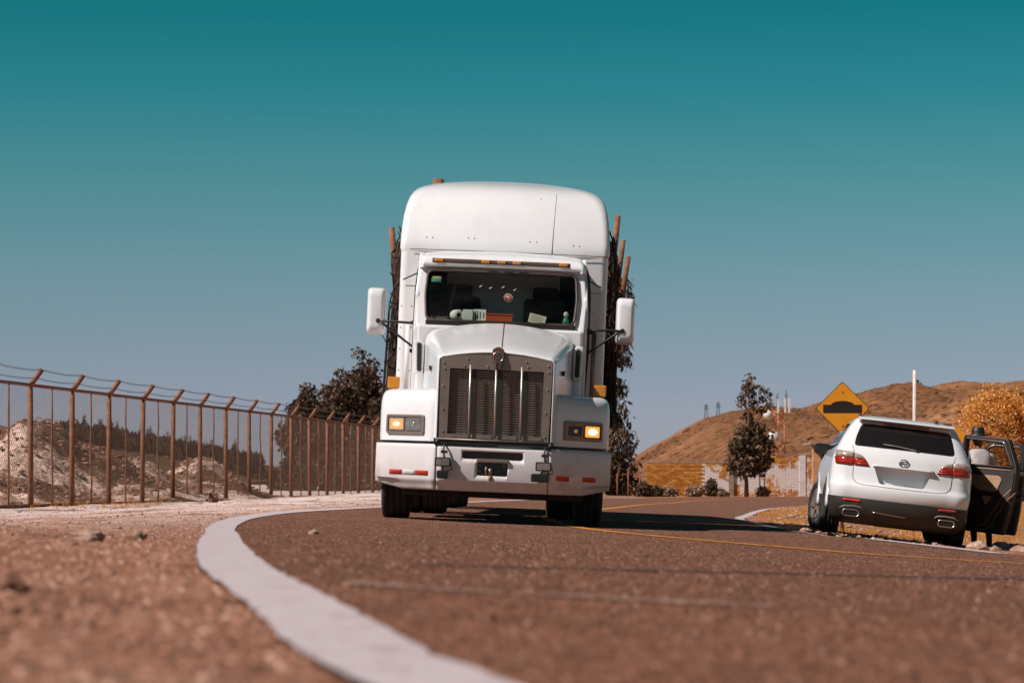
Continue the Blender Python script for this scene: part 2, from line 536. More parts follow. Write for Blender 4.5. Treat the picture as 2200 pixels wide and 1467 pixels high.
SOIL = mixmat('brown_soil', [(.30, (.17, .068, .038)), (.48, (.31, .138, .084)), (.62, (.40, .195, .125)), (.75, (.50, .28, .20))], 2.2,
              fine=(24, .6), bump=1.0, bscale=22, bdist=.04, extra=pale_strip)
def worn_tracks(N, L, geo, last):
    # darker rubbed wheel paths and patches of old tar, stretched along the road
    mp = N.new('ShaderNodeMapping'); mp.inputs['Scale'].default_value = (.35, .9, 1); mp.inputs['Rotation'].default_value = (0, 0, R(20))
    L.new(geo.outputs['Position'], mp.inputs[0])
    nz = N.new('ShaderNodeTexNoise'); nz.inputs['Scale'].default_value = .8; nz.inputs['Detail'].default_value = 5
    L.new(mp.outputs[0], nz.inputs['Vector'])
    r = N.new('ShaderNodeMapRange'); r.inputs['From Min'].default_value = .35; r.inputs['From Max'].default_value = .7
    r.inputs['To Min'].default_value = .78; r.inputs['To Max'].default_value = 1.18
    L.new(nz.outputs['Fac'], r.inputs['Value'])
    sc = N.new('ShaderNodeVectorMath'); sc.operation = 'SCALE'
    L.new(last, sc.inputs[0]); L.new(r.outputs[0], sc.inputs['Scale'])
    # light aggregate stones
    vo = N.new('ShaderNodeTexVoronoi'); vo.inputs['Scale'].default_value = 55
    L.new(geo.outputs['Position'], vo.inputs['Vector'])
    sv = N.new('ShaderNodeSeparateColor'); L.new(vo.outputs['Color'], sv.inputs[0])
    r2 = N.new('ShaderNodeMapRange'); r2.inputs['From Min'].default_value = .55; r2.inputs['From Max'].default_value = 1; r2.inputs['To Max'].default_value = .9
    L.new(sv.outputs[0], r2.inputs['Value'])
    mx = N.new('ShaderNodeMix'); mx.data_type = 'RGBA'
    L.new(r2.outputs[0], mx.inputs['Factor']); L.new(sc.outputs[0], mx.inputs['A']); mx.inputs['B'].default_value = (.27, .15, .11, 1)
    # dust film blown over the road shoulder nearest the viewer and in drifting patches
    sp = N.new('ShaderNodeSeparateXYZ'); L.new(geo.outputs['Position'], sp.inputs[0])
    n5 = N.new('ShaderNodeTexNoise'); n5.inputs['Scale'].default_value = 1.1; n5.inputs['Detail'].default_value = 9; n5.inputs['Roughness'].default_value = .7
    L.new(geo.outputs['Position'], n5.inputs['Vector'])
    ry = N.new('ShaderNodeMapRange'); ry.inputs['From Min'].default_value = 11; ry.inputs['From Max'].default_value = 3; ry.inputs['To Min'].default_value = -.12; ry.inputs['To Max'].default_value = .34
    L.new(sp.outputs['Y'], ry.inputs['Value'])
    ad = N.new('ShaderNodeMath'); ad.operation = 'ADD'; L.new(n5.outputs['Fac'], ad.inputs[0]); L.new(ry.outputs[0], ad.inputs[1])
    rr = N.new('ShaderNodeMapRange'); rr.inputs['From Min'].default_value = .45; rr.inputs['From Max'].default_value = .95; rr.inputs['To Max'].default_value = .75
    L.new(ad.outputs[0], rr.inputs['Value'])
    m9 = N.new('ShaderNodeMix'); m9.data_type = 'RGBA'; L.new(rr.outputs[0], m9.inputs['Factor']); L.new(mx.outputs['Result'], m9.inputs['A'])
    n6 = N.new('ShaderNodeTexNoise'); n6.inputs['Scale'].default_value = 30; n6.inputs['Detail'].default_value = 4; L.new(geo.outputs['Position'], n6.inputs['Vector'])
    c6 = N.new('ShaderNodeValToRGB'); c6.color_ramp.elements[0].position = .35; c6.color_ramp.elements[0].color = (.19, .064, .031, 1); c6.color_ramp.elements[1].position = .68; c6.color_ramp.elements[1].color = (.58, .235, .128, 1)
    L.new(n6.outputs['Fac'], c6.inputs[0]); L.new(c6.outputs[0], m9.inputs['B'])
    return m9.outputs['Result']
ASPH = mixmat('asphalt', [(.32, (.095, .038, .021)), (.5, (.175, .070, .040)), (.68, (.27, .115, .068))], 9,
              fine=(26, .75), bump=1.0, bscale=48, bdist=.03, rough=.9, extra=worn_tracks)

def paint_mat(name, col, under, lo, hi, scale):
    m, nt, b = new_mat(name); N, L = nt.nodes, nt.links
    geo = N.new('ShaderNodeNewGeometry')
    nz = N.new('ShaderNodeTexNoise'); nz.inputs['Scale'].default_value = scale; nz.inputs['Detail'].default_value = 9; nz.inputs['Roughness'].default_value = .7
    L.new(geo.outputs['Position'], nz.inputs['Vector'])
    r = N.new('ShaderNodeMapRange'); r.inputs['From Min'].default_value = lo; r.inputs['From Max'].default_value = hi
    L.new(nz.outputs['Fac'], r.inputs['Value'])
    mx = N.new('ShaderNodeMix'); mx.data_type = 'RGBA'
    L.new(r.outputs[0], mx.inputs['Factor']); mx.inputs['A'].default_value = (*col, 1); mx.inputs['B'].default_value = (*under, 1)
    L.new(mx.outputs['Result'], b.inputs['Base Color'])
    b.inputs['Roughness'].default_value = .75; b.inputs['Specular IOR Level'].default_value = .25
    n3 = N.new('ShaderNodeTexNoise'); n3.inputs['Scale'].default_value = 70; n3.inputs['Detail'].default_value = 6
    L.new(geo.outputs['Position'], n3.inputs['Vector'])
    bp = N.new('ShaderNodeBump'); bp.inputs['Strength'].default_value = .5; bp.inputs['Distance'].default_value = .01
    L.new(n3.outputs['Fac'], bp.inputs['Height']); L.new(bp.outputs[0], b.inputs['Normal'])
    return m
WLINE = paint_mat('white_road_paint', (.49, .405, .425), (.25, .165, .14), .53, .70, 13)
YLINE = paint_mat('yellow_road_paint', (.56, .21, .03), (.20, .09, .05), .50, .72, 6)
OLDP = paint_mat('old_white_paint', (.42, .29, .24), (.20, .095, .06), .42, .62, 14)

def axis_list(segs):
    out = []
    for a, b, st in segs:
        n = max(1, round((b - a) / st))
        out += [a + (b - a) * k / n for k in range(n)]
    return out + [segs[-1][1]]
gx = axis_list([(-3000, -600, 300), (-600, -120, 60), (-120, -30, 8), (-30, -11, 1.2), (-11, 12, .17), (12, 30, 1.2), (30, 120, 8), (120, 600, 60), (600, 3000, 300)])
gy = axis_list([(-300, -60, 40), (-60, -10, 6), (-10, 2.4, 1), (2.4, 62, .2), (62, 125, 1.0), (125, 300, 12), (300, 1000, 60), (1000, 6000, 500)])
_fy = [p.y for p in oc if p.y < 95]; _fx = [p.x for p in oc if p.y < 95]
def edge_fade(x, y):
    if y > 90 or x > 3: return 1
    return ss(.1, .8, float(np.interp(y, _fy, _fx)) - x) if x < 3 else 1
verts, faces = [], []
for y in gy:
    for x in gx:
        z = ground(x, y)
        near = -12 < x < 13 and -6 < y < 126
        if near and inside(x, y): z -= .03
        elif near:
            rough = noise.fractal(Vector((x * 1.6, y * 1.6, 0)), .9, 2.1, 4) * .028 + noise.noise(Vector((x * .35, y * .35, 3))) * .03
            z += rough * (1 if y < 70 else .6) * edge_fade(x, y) + (.008 if x < 0 and y < 40 else 0)
            if y > 34 and x > 4.0 and y < 60: z += max(0, noise.noise(Vector((x * .8, y * .8, 9)))) * .10
        verts.append((x, y, z))
nx = len(gx)
for j in range(len(gy) - 1):
    for i in range(nx - 1):
        a = j * nx + i
        faces.append((a, a + 1, a + nx + 1, a + nx))
mb = MB(); mb.v, mb.f, mb.sm = verts, faces, [True] * len(faces)
tag(mb.build('ground', SOIL, recalc=False), kind='structure')

# road: a strip between its outer and inner edges
mb = MB(); rows = []
NA = 44
for p, q in zip(oc, ic):
    row = []
    for k in range(NA + 1):
        t = k / NA
        x = (p.x - .106) * (1 - t) + q.x * t; y = p.y * (1 - t) + q.y * t
        row.append((x, y, ground(x, y) + .012))
    rows.append(row)
mb.loft(rows, closed=False, caps=(False, False))
tag(mb.build('road', ASPH, recalc=False), kind='structure')

def ribbon(pts, w, name, mat, up, n=10, jag=.011):
    cs = catmull([(a, b, 0) for a, b in pts], n)
    dense = []
    for a, b in zip(cs, cs[1:]):
        k = max(1, int((b - a).length / .12))
        dense += [a.lerp(b, i / k) for i in range(k)]
    dense.append(cs[-1])
    mb = MB(); rows = []
    for i, p in enumerate(dense):
        d = (dense[min(i + 1, len(dense) - 1)] - dense[max(i - 1, 0)]).normalized()
        nrm = Vector((d.y, -d.x, 0))
        row = []
        for t in (-1, -.5, 0, .5, 1):
            j = jag * noise.noise(Vector((p.x * 5, p.y * 5, t * 7))) + jag * .8 * noise.noise(Vector((p.x * 17, p.y * 17, t * 9))) if abs(t) == 1 else 0
            q = p + nrm * (w / 2 * t + j)
            row.append((q.x, q.y, ground(q.x, q.y) + .012 + up))
        rows.append(row)
    mb.loft(rows, closed=False, caps=(False, False))
    return tag(mb.build(name, mat, recalc=False), kind='structure')
ribbon(OUT[:-4] , .20, 'edge_line', WLINE, .006)
YELLOW = [(11, 15), (7.5, 16.2), (5.2, 17.3), (3.67, 18.36), (3.13, 19.1), (2.71, 19.86), (2.31, 21.1), (1.65, 22.74), (1.3, 23.7), (.80, 25.6), (.55, 28), (.45, 32), (.7, 38), (1.67, 46.5), (3.51, 64.3), (5.87, 80.7), (8.04, 88.4), (12, 93.5), (20, 96)]
ribbon(YELLOW, .16, 'centre_line', YLINE, .006)
ribbon([(a - .14, b) for a, b in INN[8:20]], .17, 'inner_edge_line', WLINE, .006)
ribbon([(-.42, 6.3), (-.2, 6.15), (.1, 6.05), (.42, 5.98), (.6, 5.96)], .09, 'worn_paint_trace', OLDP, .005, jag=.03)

ribbon([(-.3, 8.5), (.3, 9.0), (.9, 9.6), (1.6, 10.3), (2.3, 11.1), (3.2, 12.3), (4.2, 13.6)], .13, 'dark_band', M('dark_asphalt', (.075, .034, .022), .8, var=.3, coords='Object'), .004, jag=.03)  # narrow dark ribbon running obliquely across the road
# aggregate: the stones of the road surface and the crumbs of the dirt shoulder, tens of thousands, as real relief
GX, GY_ = np.array(gx), np.array(gy); GZ_ = np.array([v[2] for v in verts]).reshape(len(gy), len(gx))
def terrain_z(x, y):
    i = np.clip(np.searchsorted(GX, x) - 1, 0, len(GX) - 2); j = np.clip(np.searchsorted(GY_, y) - 1, 0, len(GY_) - 2)
    u = (x - GX[i]) / (GX[i + 1] - GX[i]); v = (y - GY_[j]) / (GY_[j + 1] - GY_[j])
    return GZ_[j, i] * (1 - u) * (1 - v) + GZ_[j, i + 1] * u * (1 - v) + GZ_[j + 1, i] * (1 - u) * v + GZ_[j + 1, i + 1] * u * v
_oy = np.array([p.y for p in oc if p.y < 90]); _ox = np.array([p.x for p in oc if p.y < 90])
_iy = np.array([p.y for p in ic if p.y < 70]); _ix = np.array([p.x for p in ic if p.y < 70])
_yl = [np.array(p) for p in YELLOW if 12 < p[1] < 50]
def grains(name, n, y0, y1, side, r0, r1, mat, label, seed, flat=.55, ypow=1.0):
    g = np.random.default_rng(seed)
    y = y0 + (y1 - y0) * g.random(n) ** ypow
    half = .205 * y + .35
    x = -half + 2 * half * g.random(n)
    eo = np.interp(y, _oy, _ox); ei = np.interp(y, _iy, _ix)
    if side == 'road':
        keep = (x > eo + .115) & (x < ei - .25)
        for a, b in zip(_yl, _yl[1:]):
            d = b - a; t = np.clip(((x - a[0]) * d[0] + (y - a[1]) * d[1]) / (d @ d), 0, 1)
            keep &= ((x - a[0] - t * d[0]) ** 2 + (y - a[1] - t * d[1]) ** 2) > .08 ** 2
    else: keep = (x < eo - .085) | ((x < eo + .10) & (g.random(n) < .05))
    x, y = x[keep], y[keep]; n = len(x)
    if side == 'road': z = np.array([ground(a, b) for a, b in zip(x.tolist(), y.tolist())]) + .0115
    else: z = terrain_z(x, y)
    r = r0 + (r1 - r0) * g.random(n) ** 2.2
    a0 = g.random(n) * 6.283
    V = np.zeros((n, 6, 3))
    for k in range(5):
        a = a0 + k * 6.2832 / 5 + g.normal(0, .2, n); q = r * g.uniform(.75, 1.25, n)
        V[:, k, 0] = x + np.cos(a) * q; V[:, k, 1] = y + np.sin(a) * q; V[:, k, 2] = z - .2 * r
    V[:, 5, 0] = x + g.normal(0, .25, n) * r; V[:, 5, 1] = y + g.normal(0, .25, n) * r; V[:, 5, 2] = z + r * flat * g.uniform(.7, 1.3, n)
    b = (np.arange(n) * 6)[:, None, None]
    tri = np.array([(k, (k + 1) % 5, 5) for k in range(5)])[None]
    Fc = (b + tri).reshape(-1, 3)
    me = bpy.data.meshes.new(name)
    me.vertices.add(n * 6); me.vertices.foreach_set('co', V.reshape(-1))
    me.loops.add(len(Fc) * 3); me.loops.foreach_set('vertex_index', Fc.reshape(-1).astype(np.int32))
    me.polygons.add(len(Fc)); me.polygons.foreach_set('loop_start', np.arange(0, len(Fc) * 3, 3, dtype=np.int32)); me.polygons.foreach_set('loop_total', np.full(len(Fc), 3, dtype=np.int32))
    me.update(calc_edges=True); me.validate()
    me.materials.append(mat)
    return tag(link(bpy.data.objects.new(name, me)), label, name.split('_')[-1], kind='stuff')
def grainmat(name, stops):
    m, nt, b = new_mat(name); N, L = nt.nodes, nt.links
    geo = N.new('ShaderNodeNewGeometry'); rp = N.new('ShaderNodeValToRGB'); e = rp.color_ramp.elements
    while len(e) < len(stops): e.new(.5)
    for k, (p, c) in zip(e, stops): k.position = p; k.color = (*c, 1)
    L.new(geo.outputs['Random Per Island'], rp.inputs[0]); L.new(rp.outputs[0], b.inputs['Base Color'])
    b.inputs['Roughness'].default_value = .85; b.inputs['Specular IOR Level'].default_value = .3
    return m
AGG = grainmat('asphalt_aggregate', [(0, (.035, .015, .009)), (.35, (.095, .036, .020)), (.7, (.165, .064, .036)), (.92, (.25, .112, .070)), (1, (.42, .25, .19))])
CRUMB = grainmat('dirt_crumbs', [(0, (.10, .038, .02)), (.35, (.23, .095, .056)), (.75, (.34, .155, .098)), (1, (.56, .34, .26))])
grains('road_aggregate', 190000, 3.0, 34, 'road', .003, .0115, AGG, 'coarse brown stone aggregate of the road surface', 1)
grains('shoulder_crumbs', 120000, 3.0, 46, 'dirt', .003, .013, CRUMB, 'fine reddish dirt crumbs over the left shoulder', 2, .7)

# loose stones too small to count, on the dirt shoulder
def ico(seed, flat=.7):
    rnd = random.Random(seed)
    t = (1 + 5 ** .5) / 2
    vs_ = [Vector(p).normalized() for p in [(-1, t, 0), (1, t, 0), (-1, -t, 0), (1, -t, 0), (0, -1, t), (0, 1, t), (0, -1, -t), (0, 1, -t), (t, 0, -1), (t, 0, 1), (-t, 0, -1), (-t, 0, 1)]]
    fs_ = [(0, 11, 5), (0, 5, 1), (0, 1, 7), (0, 7, 10), (0, 10, 11), (1, 5, 9), (5, 11, 4), (11, 10, 2), (10, 7, 6), (7, 1, 8), (3, 9, 4), (3, 4, 2), (3, 2, 6), (3, 6, 8), (3, 8, 9), (4, 9, 5), (2, 4, 11), (6, 2, 10), (8, 6, 7), (9, 8, 1)]
    vs_ = [v * rnd.uniform(.7, 1.2) for v in vs_]
    return [Vector((v.x, v.y, v.z * flat)) for v in vs_], fs_
ICOS = [ico(i, random.uniform(.5, .9)) for i in range(8)]
STONE = mixmat('pale_stone', [(.3, (.20, .105, .07)), (.5, (.36, .22, .165)), (.7, (.52, .38, .32))], 5, fine=(60, .25), bump=.6, bscale=30)
GRIT = mixmat('brown_grit', [(.3, (.13, .06, .037)), (.5, (.24, .115, .075)), (.7, (.36, .20, .14))], 3, fine=(60, .3), bump=.5, bscale=40)
def scatter(name, mat, n, fn_xy, rlo, rhi, label, cat, zfn=ground, seed=1, sink=.3, power=3):
    rnd = random.Random(seed); mb = MB()
    k = 0
    while k < n:
        x, y = fn_xy(rnd)
        r = rlo + (rhi - rlo) * rnd.random() ** power
        if zfn is ground and inside(x, y): continue
        vs_, fs_ = ICOS[rnd.randrange(8)]
        m = Matrix.Rotation(rnd.uniform(0, 6.28), 3, 'Z')
        s = Vector((rnd.uniform(.7, 1.4), rnd.uniform(.7, 1.3), rnd.uniform(.6, 1.1)))
        z = zfn(x, y) + r * (.6 - sink)
        mb.add([m @ Vector((v.x * s.x, v.y * s.y, v.z * s.z)) * r + Vector((x, y, z)) for v in vs_], fs_)
        k += 1
    return tag(mb.build(name, mat, recalc=False), label, cat, kind='stuff')
def left_shoulder(rnd):
    y = 4 + 46 * rnd.random() ** 1.3
    e = lerp_table([(b, a) for a, b in OUT[3:16]], y) - .2
    return e - abs(rnd.gauss(0, .55)) * (y * .16 + .8) - .15, y
scatter('loose_gravel', GRIT, 4200, left_shoulder, .003, .022, 'loose brown gravel strewn over the left dirt shoulder', 'gravel', seed=3)
def right_verge(rnd):
    y = rnd.uniform(30, 60)
    return lerp_table([(b, a) for a, b in INN[8:18]], y) + .3 + abs(rnd.gauss(0, 1.8)), y
scatter('verge_gravel', STONE, 1500, right_verge, .01, .07, 'pale loose gravel on the verge around the parked car', 'gravel', seed=4)

# single rocks one can pick out
def rock(loc, s, label, mat, seed, group=None):
    bm = bmesh.new(); bmesh.ops.create_icosphere(bm, subdivisions=3, radius=1)
    for v in bm.verts:
        d = noise.fractal(v.co * 1.3 + Vector((seed * 3.1, seed, 0)), 1, 2, 4)
        v.co *= 1 + .35 * d
        v.co = Vector((v.co.x * s[0], v.co.y * s[1], v.co.z * s[2]))
    me = bpy.data.meshes.new('rock'); bm.to_mesh(me); bm.free(); me.materials.append(mat)
    o = link(bpy.data.objects.new('rock', me))
    o.location = loc
    return tag(o, label, 'rock', group)
def on(x, y, dz=0): return (x, y, ground(x, y) + dz)
rock(on(-1.80, 10.9, .02), (.07, .05, .035), 'pinkish flat rock on the dirt left of the white line, the larger of two', STONE, 1)
rock(on(-1.66, 11.3, .02), (.045, .04, .03), 'small pinkish rock just right of the larger flat rock on the dirt', STONE, 2)
rock(on(-5.93, 50.8, .08), (.10, .10, .14), 'upright brown stone on pale ground in front of the fence', GRIT, 3)
rock(on(-8.55, 43.2, .06), (.28, .2, .16), 'white boulder at the foot of the leftmost fence bay', STONE, 4)
rock(on(-1.03, 5.2, .01), (.045, .04, .035), 'blurred dark stone at the left edge of the near dirt', GRIT, 5)
rock(on(-.045, 4.78, .012), (.016, .016, .014), 'small dark blurred pebble on the near asphalt right of the line', GRIT, 6)
rock(on(-1.35, 17.4, .02), (.035, .03, .025), 'small pale pebble on the asphalt just inside the line bend', STONE, 7)
# ------------------------------------------------------------------ the truck tractor
TRUCK = empty('semi_truck', (-.23, 26.5, ground(-.23, 27.5) + .0), (0, R(2.45), R(-.2)))
tag(TRUCK, 'white long nose semi truck with tall sleeper driving toward the viewer', 'truck')

def mirror_x(mb):
    o = MB(); o.v = [(-x, y, z) for x, y, z in mb.v]; o.f = [tuple(reversed(f)) for f in mb.f]; o.sm = list(mb.sm)
    return o
FRONT = lambda u, v: (u, -2, v)
DY = (0, 1, 0)

# --- bumper: centre section and two swept ends, each with a lower lip
def bump_y(x):
    a = abs(x)
    return 0 if a < .56 else (a - .56) * .85 - .05 * math.sin(min(1, (a - .56) / .12) * math.pi) * .4
def bump_section(x0, x1, n):
    mb = MB(); rows = []
    prof = [(.10, .812), (.05, .812), (.022, .806), (.006, .79), (0, .77), (0, .62), (.002, .452), (.010, .432), (.03, .415), (.075, .365), (.085, .342), (.11, .336), (.20, .336)]
    for k in range(n + 1):
        x = x0 + (x1 - x0) * k / n
        yb = bump_y(x); lift = max(0, abs(x) - .95) * .22
        end = ss(1.10, 1.24, abs(x)) * .05
        row = []
        for dy, z in prof:
            if z < .45: z = z + lift * (1 if z < .42 else .25)
            row.append((x, yb + dy + end, z))
        rows.append(row)
    mb.loft(rows, closed=True, caps=(True, True))
    return mb
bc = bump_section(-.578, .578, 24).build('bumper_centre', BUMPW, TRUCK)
def prism_y(poly, y0, y1): return MB().prism(poly, lambda u, v, t: (u, t, v), y0, y1)
slot = smooth_poly([(-.315, .672), (.315, .672), (.315, .752), (-.315, .752)], .03)
tow = smooth_poly([(-.155, .503), (.16, .503), (.16, .642), (-.155, .642)], .015)
cut(bc, [prism_y(slot, -.2, .5), prism_y(tow, -.2, .5)])
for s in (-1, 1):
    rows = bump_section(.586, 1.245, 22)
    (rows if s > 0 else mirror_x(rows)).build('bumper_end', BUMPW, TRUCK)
# slot backing and expanded metal
prism_y([(-.33, .66), (.33, .66), (.33, .765), (-.33, .765)], .086, .09).build('slot_backing', BLACK, bc)
mb = MB()
for k in range(34):
    x = -.33 + k * .02
    mb.tube([(x, .07, .665), (x + .045, .07, .757)], .0015, 3, False); mb.tube([(x, .072, .757), (x + .045, .072, .665)], .0015, 3, False)
mb.build('slot_mesh', MESHM, bc)
# tow box
prism_y([(-.165, .495), (.17, .495), (.17, .65), (-.165, .65)], .0905, .0945).build('tow_box_backing', BLACKG, bc)
MB().box((.0, -.012, .662), (.33, .03, .035)).build('tow_box_lip', STEEL, bc, bevel=.004)
tb = MB()
tb.tube([(-.05, .06, .62), (-.06, .01, .60), (-.065, -.01, .56), (-.06, .01, .525), (-.05, .06, .51)], .012, 8)
tb.lathe([(-.01, .022), (.05, .022)], 14, 'z', (-.02, .02, .53))
tb.build('tow_hook', STEEL, TRUCK)
MB().lathe([(.0, .012), (.008, .019), (.05, .019), (.055, .012)], 14, 'z', (-.018, .0, .455)).build('tow_pin', RUST, TRUCK)
for x, z in ((-.13, .61), (-.13, .55), (.12, .615)):
    MB().lathe([(.078, .012), (.088, .012)], 10, 'y', (x, 0, z)).build('bolt', STEEL, TRUCK)
# reflective tape on the bumper ends
be_tree = {}
for o in TRUCK.children:
    if o.name.startswith('bumper_end'): be_tree[1 if sum(v.co.x for v in o.data.vertices) > 0 else -1] = bvh_of(o)
for s in (-1, 1):
    for x0, x1, m, nm in ((.665, .80, REDR, 'red_tape'), (.802, .945, WHITER, 'white_tape'), (.947, 1.085, REDR, 'red_tape')):
        patch(be_tree[s], [(s * x0, .482), (s * x1, .482), (s * x1, .533), (s * x0, .533)], FRONT, DY, .001, .05, nm, m, TRUCK, .002)
# work lamps hanging from the bumper
def work_lamp(x, z, w, h, lens, name):
    o = MB().prism(rrect(w, h, .018), lambda u, v, t: (x + u, t, z + v), -.10, -.03).build(name, BLACK, TRUCK, bevel=.004)
    MB().prism(rrect(w - .03, h - .026, .012), lambda u, v, t: (x + u, t, z + v), -.103, -.098).build('lens', lens, o)
    return o
for s, x, z, x2, z2, w2 in ((-1, -.513, .629, -.513, .499, .115), (1, .529, .623, .493, .505, .178)):
    work_lamp(x, z, .165, .095, LENS, 'work_lamp')
    work_lamp(x2, z2, w2, .085, BLACKG, 'work_lamp')
    MB().tube([(x + .01, .03, .84), (x + .01, -.03, .80), (x + .0, -.055, .745), (x + .02, -.055, .66)], .009, 6).build('lamp_bracket', BLACK, TRUCK)
    MB().box((x + .01, -.055, .735), (.07, .03, .03)).build('bracket_clamp', BLACK, TRUCK, bevel=.004)
    MB().tube([(x, -.055, .59), (x2, -.055, .53)], .008, 6).build('lamp_link', BLACK, TRUCK)
    MB().tube([(x + .085, -.055, .61), (x + .10, -.05, .56), (x2 + .05, -.05, .54)], .006, 6).build('lamp_cable', BLACK, TRUCK)
# black channel with rods over the bumper
ch = MB().box((.0, .035, .845), (1.24, .08, .062)).build('bumper_channel', BLACK, TRUCK, bevel=.006)
MB().tube([(-.60, -.01, .868), (.60, -.01, .868)], .009, 8).build('channel_rod', STEEL, ch)
for x in (-.59, .585): MB().lathe([(.0, .012), (.02, .012)], 10, 'y', (x, -.016, .85)).build('bolt', CHROME, ch)

# --- grille
GY = .09
go = [(-.57, .868), (.57, .868), (.583, 1.66), (.578, 1.71), (.45, 1.737), (.25, 1.757), (0, 1.765), (-.25, 1.757), (-.45, 1.737), (-.578, 1.71), (-.583, 1.66)]
gs = prism_y(go, GY - .015, GY + .06).build('grille_surround', STEEL, TRUCK)
cut(gs, [prism_y([(-.485, .925), (.49, .925), (.494, 1.605), (-.482, 1.605)], -.2, .4)])
prism_y([(-.50, .91), (.51, .91), (.51, 1.62), (-.50, 1.62)], GY + .062, GY + .07).build('grille_backing', BLACKG, TRUCK)
sl = MB().box((0, 0, 0), (.97, .012, .010)).mesh('grille_slat')
for k in range(27):
    o = part('grille_slat', sl, MESHM, TRUCK); o.location = (.004, GY + .035, .938 + k * .0248)
    o.rotation_euler = (R(20), 0, 0)
mb = MB()
for k in range(64):
    x = -.478 + k * .0153
    mb.tube([(x, GY + .044, .928), (x + .004, GY + .044, 1.60)], .0018, 3, False)
tag(mb.build('grille_mesh', MESHM, TRUCK), kind='stuff')
for x in (-.265, .003, .27):
    t = 1.605 if x == .003 else 1.645
    MB().tube([(x + .008, GY - .05, .892), (x, GY - .055, 1.25), (x - .003, GY - .05, t)], .0115, 8).build('grille_bar', M('grille_bar_steel', (.55, .45, .39), .38, metal=.7, var=.1), TRUCK)
    MB().box((x + .035, GY + .03, 1.265), (.05, .01, .68)).build('bar_dark_strip', BLACK, TRUCK)  # black strip just right of each grille bar
for x in (-.36, -.12, .14, .40):
    MB().box((x, GY - .02, .905), (.2, .012, .04)).build('grille_foot_plate', STEEL, TRUCK, bevel=.003)
rv = MB().lathe([(-.008, .005), (-.006, .009), (0, .011), (.004, .011)], 8, 'y').mesh('rivet')
for x, z in ((-.545, 1.66), (-.535, 1.60), (-.545, 1.42), (-.54, 1.18), (-.53, .95), (-.30, 1.71), (-.33, 1.635), (-.09, 1.635), (.13, 1.645), (.33, 1.65), (.31, 1.70), (.54, 1.665), (.545, 1.60), (.54, 1.42), (.53, 1.18), (.53, .93), (-.23, .905), (.10, .905)):
    part('rivet', rv, STEEL, TRUCK).location = (x, GY - .016, z)
# --- emblem: a shield with a round badge, two letters and a striped tail
em = empty('emblem', (.012, GY - .02, 1.72), (R(-8), 0, 0), TRUCK)
BADGE = M('badge_red', (.10, .022, .018), .35, var=.1)
prism_y(smooth_poly([(-.058, .10), (-.068, .02), (-.05, -.055), (-.036, -.11), (.036, -.11), (.05, -.055), (.068, .02), (.058, .10), (0, .125)], .015), -.03, .0).build('badge_plate', M('badge_bronze', (.15, .075, .055), .4, metal=.5, var=.15), em, bevel=.004)
MB().lathe([(-.036, .046), (-.030, .052), (-.028, .052)], 28, 'y', (0, 0, .015)).build('badge_disc', BADGE, em)
MB().tube([(math.cos(a * math.pi / 16) * .052, -.035, .015 + math.sin(a * math.pi / 16) * .052) for a in range(33)], .004, 6, False).build('badge_ring', CHROME, em)
for x in (-.024, -.008, .008, .024):
    MB().box((x, -.034, -.075), (.009, .008, .075)).build('badge_stripe', CHROME if abs(x) > .01 else BADGE, em)
def text_mesh(name, s, size, mat, parent, loc, rot=(R(90), 0, 0), depth=.002):
    cu = bpy.data.curves.new(name, 'FONT'); cu.body = s; cu.size = size; cu.extrude = depth
    cu.align_x = 'CENTER'; cu.align_y = 'CENTER'
    o = bpy.data.objects.new(name, cu); C.objects.link(o)
    dg = bpy.context.evaluated_depsgraph_get()
    me = bpy.data.meshes.new_from_object(o.evaluated_get(dg)); bpy.data.objects.remove(o)
    me.materials.clear(); me.materials.append(mat)
    o = link(bpy.data.objects.new(name, me), parent); o.location = loc; o.rotation_euler = rot
    return o
text_mesh('letter', 'K', .050, CHROME, em, (0, -.038, .036))
text_mesh('letter', 'W', .050, CHROME, em, (0, -.038, -.006))

# --- hood
def hood_ring(y, hw, zb, zs, zc, r, n=10):
    pts = [(-hw, y, zb), (-hw, y, zb + (zs - r - zb) * .5), (-hw, y, zs - r)]
    for k in range(1, n):
        a = math.pi / 2 * k / n
        pts.append((-hw + r * (1 - math.cos(a)), y, zs - r + r * math.sin(a)))
    for k in range(0, 9):
        t = k / 8; x = -hw + r + (2 * (hw - r)) * t
        pts.append((x, y, zs + (zc - zs) * (1 - (2 * t - 1) ** 2)))
    for k in range(1, n):
        a = math.pi / 2 * k / n
        pts.append((hw - r * (1 - math.sin(a)), y, zs - r + r * math.cos(a)))
    pts += [(hw, y, zs - r), (hw, y, zb + (zs - r - zb) * .5), (hw, y, zb)]
    return pts
rings = []
for y, hw, zb, zs, zc, r in ((GY + .03, .588, .87, 1.715, 1.772, .03), (GY - .01, .592, .865, 1.722, 1.782, .04), (GY - .012, .600, .86, 1.73, 1.79, .05), (GY + .02, .612, .855, 1.745, 1.808, .06), (.2, .632, .85, 1.775, 1.84, .08), (.45, .672, .85, 1.835, 1.905, .10),
                       (.9, .735, .85, 1.93, 2.005, .13), (1.3, .785, .9, 2.02, 2.095, .15), (1.62, .815, 1.1, 2.085, 2.165, .16), (1.76, .822, 1.2, 2.105, 2.19, .16)):
    rings.append(hood_ring(y, hw, zb, zs, zc, r))
mb = MB(); mb.loft(rings, closed=False, caps=(False, False))
hood = mb.build('hood', TRUCKW, TRUCK)
TOP = lambda u, v: (u, v, 4)
ht = bvh_of(hood)
seam(ht, [(.045, .22), (.045, 1.74)], TOP, (0, 0, -1), .006, 'hood_seam', GASKET, TRUCK, off=.001)
